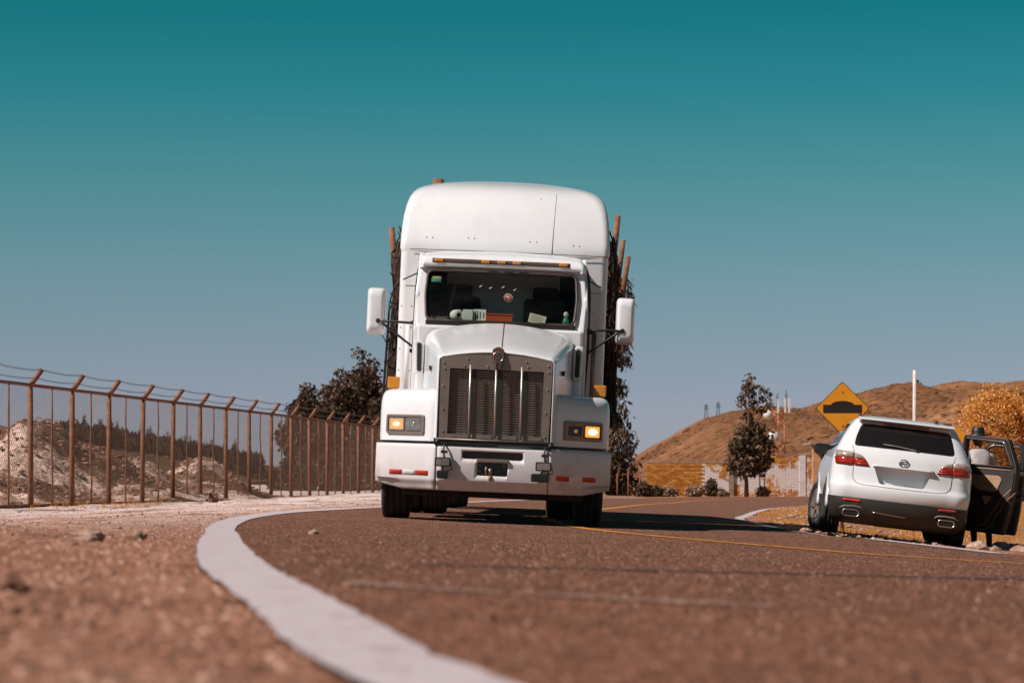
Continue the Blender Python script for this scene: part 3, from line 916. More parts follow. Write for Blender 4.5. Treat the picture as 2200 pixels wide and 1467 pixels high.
for s in (-1, 1):
    # latch and intake at the back corner of the hood
    o = MB().prism(smooth_poly([(-.055, -.19), (.045, -.19), (.055, .18), (-.03, .19), (-.06, .12)], .03), lambda u, v, t: (s * (.875 + u), t, 1.78 + v), 1.55, 1.75).build('air_intake', TRUCKW, TRUCK, bevel=.015)
    MB().prism(smooth_poly([(-.03, -.16), (.02, -.16), (.03, .15), (-.02, .15)], .02), lambda u, v, t: (s * (.868 + u), t, 1.78 + v), 1.54, 1.551).build('intake_mouth', BLACK, o)
    MB().box((s * .71, .62, 1.62), (.02, .14, .05)).build('side_badge', GASKET, TRUCK, bevel=.004)

# --- fenders with swept fronts
def fender(s):
    lv = [(.842, 0, 0), (.9, 0, 0), (1.15, 0, .0), (1.26, .004, .012), (1.32, .014, .035), (1.36, .034, .07), (1.383, .07, .12), (1.393, .12, .2)]
    rings = []
    for z, ins, dy in lv:
        base = [(.60, .16), (.66, .17), (1.13, .60), (1.215, .72), (1.225, .95), (1.225, 1.95), (.70, 1.95), (.62, 1.2)]
        cx, cy = .93, 1.3
        pl = []
        for x, y in base:
            x2 = x - ins * (1 if x > 1.1 else (.4 if x > .9 else 0)); y2 = y + dy if y < .9 else y - ins * .3
            pl.append((x2, y2))
        pl = smooth_poly(pl, .09, 5)
        rings.append([(s * x, y, z) for x, y in pl])
    mb = MB().loft(rings)
    o = mb.build('fender', TRUCKW, TRUCK, auto=40)
    c = MB().lathe([(.74, .62), (1.4, .62)], 40, 'x', (0, 1.28, .52))
    cut(o, [c if s > 0 else mirror_x(c)])
    gp = smooth_poly([(.61, .185), (.66, .195), (1.12, .62), (1.19, .74), (1.19, .90), (.70, .90)], .05, 3)
    MB().prism(gp, lambda u, v, t: (s * u, v, t), .80, .85).build('fender_gap', BLACK, TRUCK)
    return o
for s in (-1, 1):
    fo = fender(s)
    ft = bvh_of(fo)
    ang = s * math.atan2(.43, .47)
    cxy = (s * .90, .17 + (.90 - .66) * .915)
    h, nrm, i, d = ft.ray_cast(Vector((s * .93, -2, 1.012)), Vector(DY))
    hl = empty('headlight', h, (0, 0, s * math.atan2(.43, .47)), TRUCK)
    def pl(poly, y0, y1): return MB().prism(poly, lambda u, v, t: (u, t, v), y0, y1)
    fr = pl(rrect(.555, .205, .03), -.022, .02).build('bezel', STEEL, hl, bevel=.006)
    cut(fr, [pl(rrect(.50, .155, .02), -.2, -.006)])
    pl(rrect(.51, .16, .02), -.0055, -.004).build('lamp_tray', BLACK, hl)
    for k in (-1, 1):
        outer = (k == s)
        body = MB().prism(rrect(.232, .138, .018), lambda u, v, t: (k * .124 + u, t, v), -.017, -.0058).build('lamp', LENS, hl, bevel=.003)
        if outer:
            MB().prism(rrect(.20, .112, .014), lambda u, v, t: (k * .124 + u, t, v), -.0215, -.0172).build('lit_lens', LIT1 if s < 0 else LIT2, hl)
        else:
            MB().prism(rrect(.20, .112, .014), lambda u, v, t: (k * .124 + u, t, v), -.0205, -.0172).build('lens', LENS if s < 0 else BLACKG, hl)
            MB().lathe([(-.006, .02), (0, .035)], 16, 'y', (k * .124, -.0207, 0)).build('bulb_ring', CHROME, hl)
    MB().box((s * 1.115, 1.15, 1.468), (.13, .08, .125)).build('turn_signal', AMBERD, TRUCK, bevel=.012)
    MB().box((s * 1.115, 1.15, 1.40), (.08, .05, .05)).build('signal_stalk', BLACK, TRUCK)

# --- cab
def rake(z): return 1.80 + .42 * (z - 2.2)
ws_out = smooth_poly([(-.925, 2.10), (.925, 2.10), (.945, 2.5), (.90, 2.90), (-.90, 2.90), (-.945, 2.5)], .04)
ws_in = smooth_poly([(-.822, 2.205), (.815, 2.205), (.842, 2.5), (.822, 2.775), (-.83, 2.775), (-.848, 2.5)], .07, 6)
cf = MB().prism(ws_out, lambda u, v, t: (u, rake(v) + t + .10 * (abs(u) / .93) ** 3, v), .0, .07).build('cab_front', TRUCKW, TRUCK)
cut(cf, [MB().prism(ws_in, lambda u, v, t: (u, t, v), 1.4, 2.5)])
mb = MB(); P = [(u, rake(v) - .004 + .10 * (abs(u) / .93) ** 3, v) for u, v in ws_in]
mb.tube(P + [P[0]], .016, 6, False)
wsg = empty('windshield', (0, 0, 0), (0, 0, 0), TRUCK)
mb.build('gasket', GASKET, wsg)
def lay(poly, step, fn):
    bm = bmesh.new(); bm.faces.new([bm.verts.new((u, v, 0)) for u, v in poly])
    for ax in (0, 1):
        lo, hi = min(p[ax] for p in poly), max(p[ax] for p in poly); q = lo + step
        while q < hi:
            co = [0, 0, 0]; no = [0, 0, 0]; co[ax] = q; no[ax] = 1
            bmesh.ops.bisect_plane(bm, geom=bm.verts[:] + bm.edges[:] + bm.faces[:], plane_co=co, plane_no=no); q += step
    mb = MB(); bm.verts.index_update()
    mb.add([fn(v.co.x, v.co.y) for v in bm.verts], [tuple(v.index for v in f.verts) for f in bm.faces], True); bm.free()
    return mb
lay(ws_in, .1, lambda u, v: (u, rake(v) + .014 + .10 * (abs(u) / .93) ** 3, v)).build('pane', WSGLASS, wsg)
# stickers on the glass
def onws(x, z, dy=-.0): return (x, rake(z) + .008 + dy + .10 * (abs(x) / .93) ** 3, z)
STR = M('sticker_red', (.65, .09, .04), .5, var=.25, scale=30); STW = M('sticker_white', (.75, .70, .66), .5, var=.1)
STG = M('sticker_green', (.05, .28, .18), .5, var=.2, scale=20); STY = M('sticker_yellow', (.55, .38, .08), .5, var=.1)
st = empty('windshield_sticker', onws(.075, 2.49, .006), (R(-67 + 90 - 0), 0, 0), wsg)
MB().lathe([(-.003, .050), (.0, .050)], 24, 'y').build('sticker_rim', STW, st)
MB().lathe([(-.006, .041), (-.0032, .041)], 24, 'y').build('sticker_face', STR, st)
for a, b in (((-.022, .012), (.02, .02)), ((-.012, -.02), (.016, -.006)), ((.01, .0), (.024, -.02))):
    MB().tube([(a[0], -.008, a[1]), (b[0], -.008, b[1])], .005, 5).build('sticker_mark', STW, st)
MB().box(onws(-.735, 2.665, .006), (.11, .006, .045)).build('tag_sticker', STG, wsg)
MB().box(onws(-.73, 2.695, .004), (.10, .006, .018)).build('tag_band', STY, wsg)
for x, z in ((-.25, 2.60), (-.14, 2.585), (.0, 2.6), (.13, 2.575)):
    MB().tube([onws(x, z, -.0), onws(x + .03, z + .018, -.0)], .004, 5).build('glass_chip', STW, wsg)

# cab shell behind the front: floor, sides with window openings, roof, rear
mb = MB().box((0, 2.62, 1.55), (1.84, 1.66, 1.2)); mb.build('cab_lower', TRUCKW, TRUCK, bevel=.03)
for s in (-1, 1):
    o = MB().prism([(1.95, 1.4), (3.42, 1.4), (3.42, 2.98), (2.30, 2.98), (2.02, 2.5), (1.93, 2.1)], lambda u, v, t: (s * (t - .03 * ss(2.3, 3, v)), u, v), .925, .965).build('cab_side', TRUCKW, TRUCK, bevel=.008)
    win = smooth_poly([(2.10, 2.17), (2.98, 2.17), (2.98, 2.78), (2.30, 2.78), (2.12, 2.5)], .04)
    cut(o, [MB().prism(win, lambda u, v, t: (s * t, u, v), .7, 1.2)])
    MB().prism(win, lambda u, v, t: (s * (t - .02), u, v), .955, .96).build('side_window', TINT, o)
    mb = MB(); P = [(s * (.968 - .03 * ss(2.3, 3, v)), u, v) for u, v in win]; mb.tube(P + [P[0]], .012, 5, False); mb.build('window_trim', GASKET if s < 0 else STEEL, o)
    # door seams and grab rail
    MB().tube([(s * .968, 2.03, 1.45), (s * .968, 2.03, 2.15)], .006, 5).build('door_seam', GASKET, o)
    MB().tube([(s * .968, 3.05, 1.45), (s * .95, 3.05, 2.9)], .006, 5).build('door_seam', GASKET, o)
    MB().tube([(s * .98, 3.22, 1.40), (s * 1.012, 3.22, 2.0), (s * 1.005, 3.22, 2.62), (s * .985, 3.22, 2.86), (s * .93, 3.22, 3.0), (s * .84, 3.22, 3.065)], .020, 8).build('cab_seal', GASKET if s < 0 else BLACK, TRUCK)
    MB().tube([(s * 1.075, 3.1, 1.35), (s * 1.075, 3.1, 2.21)], .030, 10).build('grab_rail', TRUCKW if s < 0 else STEEL, TRUCK)
    MB().box((s * 1.03, 3.1, 2.21), (.12, .04, .04)).build('rail_bracket', TRUCKW if s < 0 else BLACK, TRUCK, bevel=.006)
    MB().tube([(s * .94, 2.2, 2.75), (s * 1.11, 2.15, 2.66)], .009, 6).build('marker_stalk', BLACK, TRUCK)
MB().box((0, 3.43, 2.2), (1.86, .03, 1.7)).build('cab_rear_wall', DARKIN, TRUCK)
def roof_ring(y, hw, zb, zt, cr, r):
    return hood_ring(y, hw, zb, zt - cr, zt, r)
rings = [roof_ring(y, hw, zb, zt, cr, r) for y, hw, zb, zt, cr, r in
         ((2.075, .865, 2.80, 2.825, .008, .012), (2.06, .885, 2.80, 2.85, .01, .02), (2.07, .905, 2.80, 2.885, .015, .035), (2.12, .92, 2.80, 2.945, .022, .07), (2.22, .93, 2.80, 2.995, .03, .10), (2.4, .935, 2.80, 3.035, .035, .11), (2.8, .935, 2.80, 3.06, .04, .11), (3.44, .935, 2.80, 3.065, .04, .11))]
MB().loft(rings, closed=False, caps=(False, False)).build('cab_roof', TRUCKW, TRUCK)
rt = bvh_of(TRUCK.children[-1]) if TRUCK.children[-1].name.startswith('cab_roof') else None
for o in TRUCK.children:
    if o.name.startswith('cab_roof'): rt = bvh_of(o)
patch(rt, [(-.79, 2.862), (.745, 2.862), (.745, 2.903), (-.79, 2.903)], FRONT, DY, .001, .06, 'marker_strip', GASKET, TRUCK, .012)
for x in (-.713, -.194, -.017, .155, .675):
    h, nrm, i, d = rt.ray_cast(Vector((x, -2, 2.884)), Vector(DY))
    MB().box((x, h.y - .018, 2.888), (.095, .04, .034)).build('marker_lamp', AMBER, TRUCK, bevel=.008)
# interior
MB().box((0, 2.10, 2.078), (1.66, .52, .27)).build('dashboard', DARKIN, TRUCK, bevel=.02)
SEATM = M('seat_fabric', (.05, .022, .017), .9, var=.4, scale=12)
for s in (-1, 1):
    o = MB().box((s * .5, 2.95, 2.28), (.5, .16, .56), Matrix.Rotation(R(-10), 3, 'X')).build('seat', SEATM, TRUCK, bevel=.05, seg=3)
    MB().box((s * .5, 3.0, 2.62), (.3, .1, .16)).build('headrest', SEATM, o, bevel=.04, seg=3)
MB().tube([(.5 + .22 * math.cos(a * math.pi / 12), 2.42 + .12 * math.sin(a * math.pi / 12), 2.27 + .18 * math.sin(a * math.pi / 12)) for a in range(25)], .016, 6, False).build('steering_wheel', BLACK, TRUCK)
MB().tube([(-.62, 2.75, 2.25), (-.55, 2.86, 2.68)], .022, 6).build('seat_belt', M('belt_grey', (.30, .27, .24), .8), TRUCK)
MB().box((0, 2.22, 2.79), (1.6, .25, .02), Matrix.Rotation(R(12), 3, 'X')).build('header_shelf', DARKIN, TRUCK, bevel=.01)

# --- sleeper and roof fairing
def plan(hw, yf, yb, r, z, bow=0.0, n=8):
    pts = []
    for k in range(13):
        x = -(hw - r) + 2 * (hw - r) * k / 12
        pts.append((x, yf + bow * (x / hw) ** 2, z))
    yc = yf + bow * ((hw - r) / hw) ** 2 + r
    for k in range(1, n + 1):
        a = math.pi / 2 * k / n
        pts.append((hw - r + r * math.sin(a), yc - r * math.cos(a), z))
    pts += [(hw, yc + (yb - yc) * t, z) for t in (.25, .5, .75, 1)]
    pts += [(-hw, yc + (yb - yc) * t, z) for t in (1, .75, .5, .25)]
    for k in range(0, n):
        a = math.pi / 2 * k / n
        pts.append((-hw + r - r * math.cos(a), yc - r * math.sin(a), z))
    return pts
slp = MB().loft([plan(1.215, 3.40, 5.3, .09, z, .05) for z in (.95, 1.5, 2.0, 2.6, 3.135)]).build('sleeper', TRUCKW, TRUCK, auto=50)
levels = [(3.10, 1.215, 3.375, .08, .08), (3.14, 1.228, 3.37, .085, .08), (3.25, 1.228, 3.40, .09, .09), (3.4, 1.222, 3.46, .095, .10), (3.55, 1.21, 3.545, .105, .11), (3.68, 1.19, 3.64, .12, .12), (3.78, 1.165, 3.74, .145, .13),
          (3.86, 1.13, 3.85, .18, .14), (3.92, 1.085, 3.97, .23, .14), (3.97, 1.02, 4.12, .32, .14), (4.01, .94, 4.28, .32, .14), (4.045, .82, 4.46, .30, .12), (4.075, .66, 4.62, .26, .10), (4.095, .46, 4.74, .2, .06), (4.108, .26, 4.84, .12, .03)]
fa = MB().loft([plan(hw, yf, 5.3, r, z, bow) for z, hw, yf, r, bow in levels]).build('roof_fairing', TRUCKW, TRUCK, auto=60)
fat = bvh_of(fa)
slt = bvh_of(slp)
mb = MB(); ring = plan(1.231, 3.366, 5.3, .13, 3.118, .06)
MB().tube([p for p in ring[:24]], .004, 4, False).build('fairing_seam', GASKET, TRUCK)
dot = MB().lathe([(-.004, .004), (-.003, .008), (.003, .008)], 8, 'y').mesh('fairing_bolt')
for x, z in ((-.92, 3.263), (-.85, 3.263), (-.43, 3.27), (-.36, 3.27), (.29, 3.255), (.365, 3.255), (.80, 3.235), (.87, 3.23), (.40, 3.80)):
    h, nrm, i, d = fat.ray_cast(Vector((x, -2, z)), Vector(DY))
    if h: part('fairing_bolt', dot, GASKET, TRUCK).location = h
for s in (-1, 1):
    seam(slt, [(s * 1.02, 2.69), (s * 1.205, 2.69)], FRONT, DY, .004, 'sleeper_seam', GASKET, TRUCK, off=.0)
    for z in (1.7, 1.95, 2.2, 2.45):
        for x in (1.06, 1.18): 
            h, nrm, i, d = slt.ray_cast(Vector((s * x, -2, z)), Vector(DY))
            if h: part('sleeper_rivet', dot, STEEL, TRUCK).location = h
MB().tube([(.545, 2.42, 3.03), (.545, 2.42, 3.10), (.556, 2.43, 3.4), (.57, 2.44, 3.72)], [.009, .006, .004, .003], 6).build('antenna', BLACK, TRUCK)

# --- mirrors
for s in (-1, 1):
    mr = empty('side_mirror', (0, 0, 0), (0, 0, 0), TRUCK)
    rings = []
    for y, k in ((1.86, .55), (1.87, .78), (1.90, .92), (1.95, .99), (2.02, 1), (2.09, .98), (2.10, .94)):
        rings.append([(s * 1.385 + s * u * k * (1 if y > 1.9 else .98), y, 2.285 + v * (k if k > .9 else k + .06)) for u, v in rrect(.205, .52, .055, 5)])
    MB().loft(rings).build('mirror_housing', TRUCKW, mr, auto=50)
    MB().tube([(s * .90, 2.02, 2.175), (s * 1.0, 1.99, 2.17), (s * 1.36, 1.86, 2.172)], [.02, .014, .014], 8).build('mirror_arm', BLACK, mr)
    MB().tube([(s * .90, 2.02, 1.86), (s * 1.27, 1.87, 2.12), (s * 1.33, 1.86, 2.165)], .014, 8).build('mirror_brace', BLACK, mr)
    MB().lathe([(0, .06), (.03, .055), (.12, .016)], 10, 'x').mesh('x')
    for z in (2.175, 1.86):
        pr = [(-.065, 0), (.065, 0), (.02, .13), (-.02, .13)]
        MB().prism(pr, lambda u, v, t: (s * (.87 + v), t, z + u * .8), 1.99, 2.05).build('mirror_mount', BLACK, mr, bevel=.006)
    MB().lathe([(-.01, .026), (.015, .026)], 12, 'y', (s * 1.355, 1.86, 2.17)).build('mirror_knuckle', BLACK, mr)

# --- running gear
ch = MB()
for s in (-1, 1): ch.box((s * .43, 4.2, .72), (.09, 7.4, .26))
ch.box((0, .65, .60), (.9, .5, .34)); ch.box((0, 1.5, .62), (.86, 1.4, .40)); ch.box((0, 4.5, .62), (.5, 4.0, .2))
ch.build('chassis', BLACK, TRUCK)
MB().tube([(-.95, 1.27, .50), (-.5, 1.27, .40), (.5, 1.27, .40), (.95, 1.27, .50)], .075, 8).build('front_axle', BLACK, TRUCK)
MB().box((0, .70, .335), (1.9, .45, .13)).build('air_dam', RUBBER, TRUCK, bevel=.03)
def wheel(name, parent, c, r, w, outer, rimr, rimmat=STEEL, n=40, spokes=10):
    e = empty(name, c, (0, 0, 0), parent)
    h = w / 2
    t = MB().lathe([(-h * .75, rimr), (-h * .98, rimr + .05), (-h, r * .86), (-h * .93, r * .955), (-h * .72, r), (-h * .5, r), (-h * .47, r - .012), (-h * .40, r - .012), (-h * .37, r), (-h * .06, r), (-h * .04, r - .012), (h * .04, r - .012), (h * .06, r),
                    (h * .37, r), (h * .40, r - .012), (h * .47, r - .012), (h * .5, r), (h * .72, r), (h * .93, r * .955), (h, r * .86), (h * .98, rimr + .05), (h * .75, rimr)], n, 'x', caps=False)
    t.build('tyre', RUBBER, e)
    m = MB().lathe([(outer * h * .78, rimr + .002), (outer * h * .80, rimr - .02), (outer * h * .45, rimr - .05), (outer * h * .3, .12), (outer * h * .62, .11), (outer * h * .62, .001)], n, 'x', caps=False)
    m.lathe([(-h * .7, rimr), (h * .7, rimr)], n, 'x', caps=False)
    m.build('rim', rimmat, e)
    return e
for s in (-1, 1):
    wheel('front_wheel', TRUCK, (s * 1.035, 1.27, .515), .515, .30, s, .29)
    for y in (5.7, 7.0):
        for x in (.78, 1.08):
            wheel('drive_wheel', TRUCK, (s * x, y, .515), .515, .27, s, .29)
    MB().lathe([(2.35, .05), (2.36, .30), (2.4, .33), (4.3, .33), (4.34, .30), (4.35, .05)], 28, 'y', (s * .93, 0, .78)).build('fuel_tank', STEEL, TRUCK)
    MB().box((s * .95, 7.75, .62), (.6, .012, .70)).build('mud_flap', RUBBER, TRUCK)
for y in (5.7, 7.0): MB().tube([(-.95, y, .515), (.95, y, .515)], .13, 10).build('drive_axle', BLACK, TRUCK)

# --- things lying on the dashboard: they belong to nobody's body, so they are things
TM = TRUCK.matrix_basis.copy()
def in_cab(o, loc, rot=(0, 0, 0)):
    m = Matrix.LocRotScale(TRUCK.location, TRUCK.rotation_euler, None) @ Matrix.LocRotScale(Vector(loc), Euler(rot), None)
    o.matrix_basis = m
    return o
PAPER = M('paper', (.85, .81, .77), .9, var=.06, scale=20); PAPERY = M('paper_cream', (.66, .60, .47), .9, var=.1, scale=25)
ORANGE = M('orange_plastic', (.70, .10, .025), .45, var=.1)
o = empty('toilet_roll'); tag(o, 'white toilet paper roll standing on the truck dashboard behind the windshield', 'toilet roll')
MB().lathe([(-.055, .022), (-.055, .060), (.055, .060), (.055, .022)], 24, 'y', caps=False).build('paper_roll', PAPER, o)
MB().lathe([(-.056, .0225), (.056, .0225)], 16, 'y', caps=False).build('cardboard_tube', WOOD, o)
in_cab(o, (-.49, 1.965, 2.276), (0, 0, R(25)))
o = MB().box((0, 0, .062), (.11, .09, .124)).build('paper_carton', PAPER, None, bevel=.004)
tag(in_cab(o, (-.365, 1.97, 2.216)), 'plain white carton on the dashboard right of the toilet roll', 'box')
o = empty('booklet'); tag(o, 'white printed booklet propped on the dashboard beside the orange box', 'booklet')
MB().box((0, 0, .068), (.14, .02, .135)).build('cover', PAPER, o, bevel=.002)
for k, (x, c) in enumerate(((-.045, DARKIN), (-.022, DARKIN), (.006, STG), (.045, DARKIN))):
    MB().box((x, -.0115, .068), (.009 if k != 2 else .012, .003, .105 - .012 * k)).build('print_line', c, o)
in_cab(o, (-.235, 1.955, 2.216), (R(-12), 0, 0))
o = empty('orange_box'); tag(o, 'orange plastic tray lying on the truck dashboard below the round sticker', 'tray')
MB().box((0, 0, .035), (.30, .10, .07)).build('body', ORANGE, o, bevel=.006); MB().box((0, 0, .083), (.31, .11, .014)).build('lid', ORANGE, o, bevel=.004)
in_cab(o, (-.015, 1.965, 2.216))
o = empty('note_card'); tag(o, 'tilted cream note card with lines of writing on the dashboard', 'card')
MB().box((0, 0, .06), (.19, .006, .115)).build('card', PAPERY, o)
for k in range(5): MB().box((0, -.0036, .03 + k * .016), (.14 - .015 * (k % 3), .001, .003)).build('written_line', GASKET, o)
in_cab(o, (.395, 1.95, 2.214), (R(-25), R(12), 0))
o = MB()
for k in range(7): o.box((.02 * k - .1, .01 * k, .006 + .006 * k), (.26 - .02 * k, .05, .002), Matrix.Rotation(R(-12 + 7 * k), 3, 'Z') @ Matrix.Rotation(R(14 - 3 * k), 3, 'Y'))
tag(in_cab(o.build('loose_papers', PAPER, None), (-.66, 1.98, 2.216)), 'heap of loose papers at the left end of the dashboard', 'papers')
o = empty('toy_figure'); tag(o, 'small green and white toy in the right corner of the dashboard', 'toy')
MB().lathe([(0, .03), (.03, .036), (.07, .028), (.085, .012)], 12, 'z').build('body', STG, o); MB().lathe([(.085, .012), (.11, .028), (.14, .022), (.15, .004)], 12, 'z').build('head', STW, o)
in_cab(o, (.725, 2.0, 2.216))
# ------------------------------------------------------------------ the trailer and its load
TRL = empty('stake_trailer', (-.20, 33.0, ground(0, 34)), (0, R(2.2), R(-2.2)))
tag(TRL, 'dark stake bed trailer with wooden side posts hitched behind the white truck', 'trailer')
DECKM = M('trailer_deck', (.07, .05, .04), .8, var=.3)
deck = MB().box((0, 4.2, 1.28), (2.5, 8.4, .16)).build('deck', DECKM, TRL, bevel=.01)
for s in (-1, 1): MB().box((s * .45, 4.4, 1.02), (.12, 8.0, .36)).build('frame_rail', BLACK, TRL)
MB().box((0, .05, 1.95), (2.46, .06, 1.2)).build('headboard', DECKM, TRL, bevel=.01)
for k in range(3):
    for s in (-1, 1): wheel('trailer_wheel', TRL, (s * .98, 5.6 + 1.25 * k, .50), .50, .30, s, .28)
    MB().tube([(-.9, 5.6 + 1.25 * k, .5), (.9, 5.6 + 1.25 * k, .5)], .07, 8).build('trailer_axle', BLACK, TRL)
def wob_post(x0, z0, x1, z1, y, r, dy=0):
    P = []
    for k in range(7):
        t = k / 6
        P.append((x0 + (x1 - x0) * t + .02 * noise.noise(Vector((x0 * 9, y, t * 3))), y + dy * t, z0 + (z1 - z0) * t))
    return MB().tube(P, [r * (1.05 - .15 * k / 6) for k in range(7)], 10)
for s, y, xt, zt, r in ((-1, .9, -1.57, 3.76, .045), (-1, 4.2, -1.50, 3.45, .04), (-1, 7.4, -1.50, 3.5, .04),
                     (1, .7, 1.40, 4.0, .045), (1, 3.6, 1.50, 3.95, .04), (1, 6.8, 1.60, 4.0, .045)):
    wob_post(s * 1.27, 1.2, xt, zt, y, r).build('side_post', WOOD, TRL)
wob_post(-.92, 1.3, -.95, 4.37, .45, .08).build('front_post', WOOD, TRL)
# load: a high rough heap under a net
LOAD = empty('netted_load', TRL.location, TRL.rotation_euler)
tag(LOAD, 'tall brown load under a dark net on the trailer bed', 'cargo')
mb = MB(); rows = []
NY, NU = 40, 34
for j in range(NY + 1):
    y = .25 + 7.9 * j / NY; row = []
    for i in range(NU + 1):
        t = i / NU * 2 - 1                       # around the section
        ang = t * math.pi / 2 * 1.02
        hw = 1.42 if t > 0 else 1.50; h = 2.72
        x = hw * math.copysign(abs(math.sin(ang)) ** .42, ang) ; z = 1.36 + h * max(0, math.cos(ang)) ** .36
        d = .07 * noise.fractal(Vector((x * 2.2, y * 2.2, z * 2.2)), 1, 2, 4)
        x *= 1 + d * .7; z += d * (1 if z > 2.4 else 0) - .25 * ss(0, .5, .6 - y) 
        row.append((x, y, z))
    rows.append(row)
heap = mb.loft(rows, closed=False, caps=(True, True)).build('heap', CARGO, LOAD)
net = MB()
for j in range(0, NY + 1):
    net.tube([(p[0] * 1.02, p[1], p[2] + .03) for p in rows[j]], .010, 4, False)
for i in range(0, NU + 1):
    net.tube([(rows[j][i][0] * 1.02, rows[j][i][1], rows[j][i][2] + .03) for j in range(NY + 1)], .010, 4, False)
tag(net.build('net', NETM, LOAD), kind='stuff')
brn = MB(); rnd = random.Random(5)
for k in range(420):
    j = rnd.randrange(0, NY); i = rnd.choice(list(range(0, 9)) + list(range(NU - 9, NU)))
    p = Vector(rows[j][i]); s = 1 if p.x > 0 else -1
    brn.tube([p, p + Vector((s * rnd.uniform(.02, .09), rnd.uniform(-.2, .2), rnd.uniform(-.12, .22)))], rnd.uniform(.004, .014), 4, False)
for k in range(520):
    i = rnd.choice(list(range(0, 12)) + list(range(NU - 12, NU))); p = Vector(rows[0][i]); q = Vector((p.x * rnd.uniform(.82, 1.01), p.y - .02, 1.4 + (p.z - 1.4) * rnd.uniform(.3, 1.0)))
    brn.tube([q, q + Vector((rnd.uniform(-.1, .1), rnd.uniform(-.10, .0), rnd.uniform(-.25, .25)))], rnd.uniform(.005, .016), 4, False)
tag(brn.build('twigs', CARGO, LOAD), kind='stuff')
# ------------------------------------------------------------------ chain link fence
FENCEP = M('fence_paint', (.21, .078, .034), .75, var=.3, scale=9, dirt=(.13, .05, .03), dscale=5, damt=.7)
WIREM = M('fence_wire', (.20, .115, .08), .6, metal=.3, var=.2)
BARB = M('barbed_wire', (.06, .045, .04), .7, metal=.3)
FENCE = empty('chain_link_fence', (-8.25, 43.9, -.03))
tag(FENCE, 'long rusty chain link fence with angled post tops and barbed wire on the left', 'fence')
DIR = Vector((.1186, 1, 0)).normalized(); SP = 2.437
HF = 2.1
yaw_f = math.atan2(DIR.y, DIR.x)
def fpt(i, off=0): return Vector((DIR.x * SP * i, DIR.y * SP * i, 0)) + Vector((off, 0, 0))
post_me = MB().tube([(0, 0, -.25), (0, 0, HF + .02)], .048, 10).mesh('post')
arm_me = MB().tube([(0, 0, HF - .01), (.085, .0, HF + .10), (.205, .0, HF + .27)], [.048, .046, .044], 10).mesh('arm')
tie_me = MB().tube([(.0, 0, -.1), (.02, 0, .5), (-.012, 0, 1.0), (.012, 0, 1.6), (.0, 0, HF - .02)], .016, 6).mesh('tie_rod')
rail_me = MB().tube([(0, 0, 0), (0, SP, 0)], .030, 8).mesh('rail')
ch = MB(); cell = .098; HM = HF - .06
for fam in (0, 1):
    n0 = -int(HM / cell) - 1
    for k in range(n0, int(SP / cell) + 1):
        a0 = k * cell
        # line y = a0 + z  (fam 0) or mirrored
        z0 = max(0, -a0); z1 = min(HM, SP - a0)
        if z1 <= z0: continue
        p, q = (a0 + z0, z0), (a0 + z1, z1)
        if fam: p, q = (SP - p[0], p[1]), (SP - q[0], q[1])
        ch.tube([(.003 * fam, p[0], p[1] + .03), (.003 * fam, q[0], q[1] + .03)], (.0026), 3, False)
mesh_me = ch.mesh('chain_link', recalc=False); mesh_me.materials.append(WIREM)
def strand(off, h, sag):
    mb = MB(); P = []
    for k in range(13):
        t = k / 12; P.append((0, SP * t, -sag * 4 * t * (1 - t)))
    mb.tube(P, .004, 4, False)
    for k in range(1, 18):
        t = k / 18; c = Vector((0, SP * t, -sag * 4 * t * (1 - t)))
        mb.tube([c + Vector((-.018, -.012, -.02)), c + Vector((.018, .012, .022))], .004, 3, False)
    return mb.mesh('barbed_wire')
b_me = strand(0, 0, .03)
rz = math.atan2(-DIR.x, DIR.y)
NP = 15
for i in range(-3, NP + 3):
    b = fpt(i)
    jz = -.0
    o = part('post', post_me, FENCEP, FENCE); o.location = b; o.rotation_euler = (0, R(random.uniform(-.5, .5)), 0)
    a = part('arm', arm_me, FENCEP, o)
    for off, me, nm, mt in ((Vector((0, 0, HF)), rail_me, 'top_rail', FENCEP), (Vector((0, 0, .03)), rail_me, 'bottom_rail', FENCEP), (Vector((0, 0, 0)), mesh_me, 'chain_link', WIREM),
                           (Vector((.195, 0, HF + .26)), b_me, 'barbed_wire', BARB), (Vector((.09, 0, HF + .12)), b_me, 'barbed_wire', BARB)):
        if nm == 'bottom_rail' and 4 <= i <= 8: continue
        o2 = part(nm, me, mt, FENCE); o2.location = b + off; o2.rotation_euler = (0, 0, rz)
        if nm == 'chain_link': o2['kind'] = 'stuff'
    o3 = part('tie_rod', tie_me, FENCEP, FENCE); o3.location = b + DIR * SP * .5; o3.rotation_euler = (0, 0, random.uniform(0, 6))
# a short run of the same kind of fence where the yard meets the brick wall
FF = empty('far_fence', (4.3, 104.5, ground(4.3, 104.5) - .1))
tag(FF, 'short far run of rusty fence posts left of the brick wall', 'fence')
for k, (x, h) in enumerate(((0, 1.0), (.45, 1.15), (.92, 1.02), (1.02, .55))):
    o = part('post', MB().tube([(0, 0, -.2), (0, 0, h)], .028, 8).mesh('post'), FENCEP, FF); o.location = (x, .1 * k, 0)
    part('arm', MB().tube([(0, 0, h - .01), (.1, 0, h + .12)], .026, 8).mesh('arm'), FENCEP, o)
MB().tube([(0, 0, .98), (.92, .2, .98)], .015, 6).build('top_rail', FENCEP, FF)

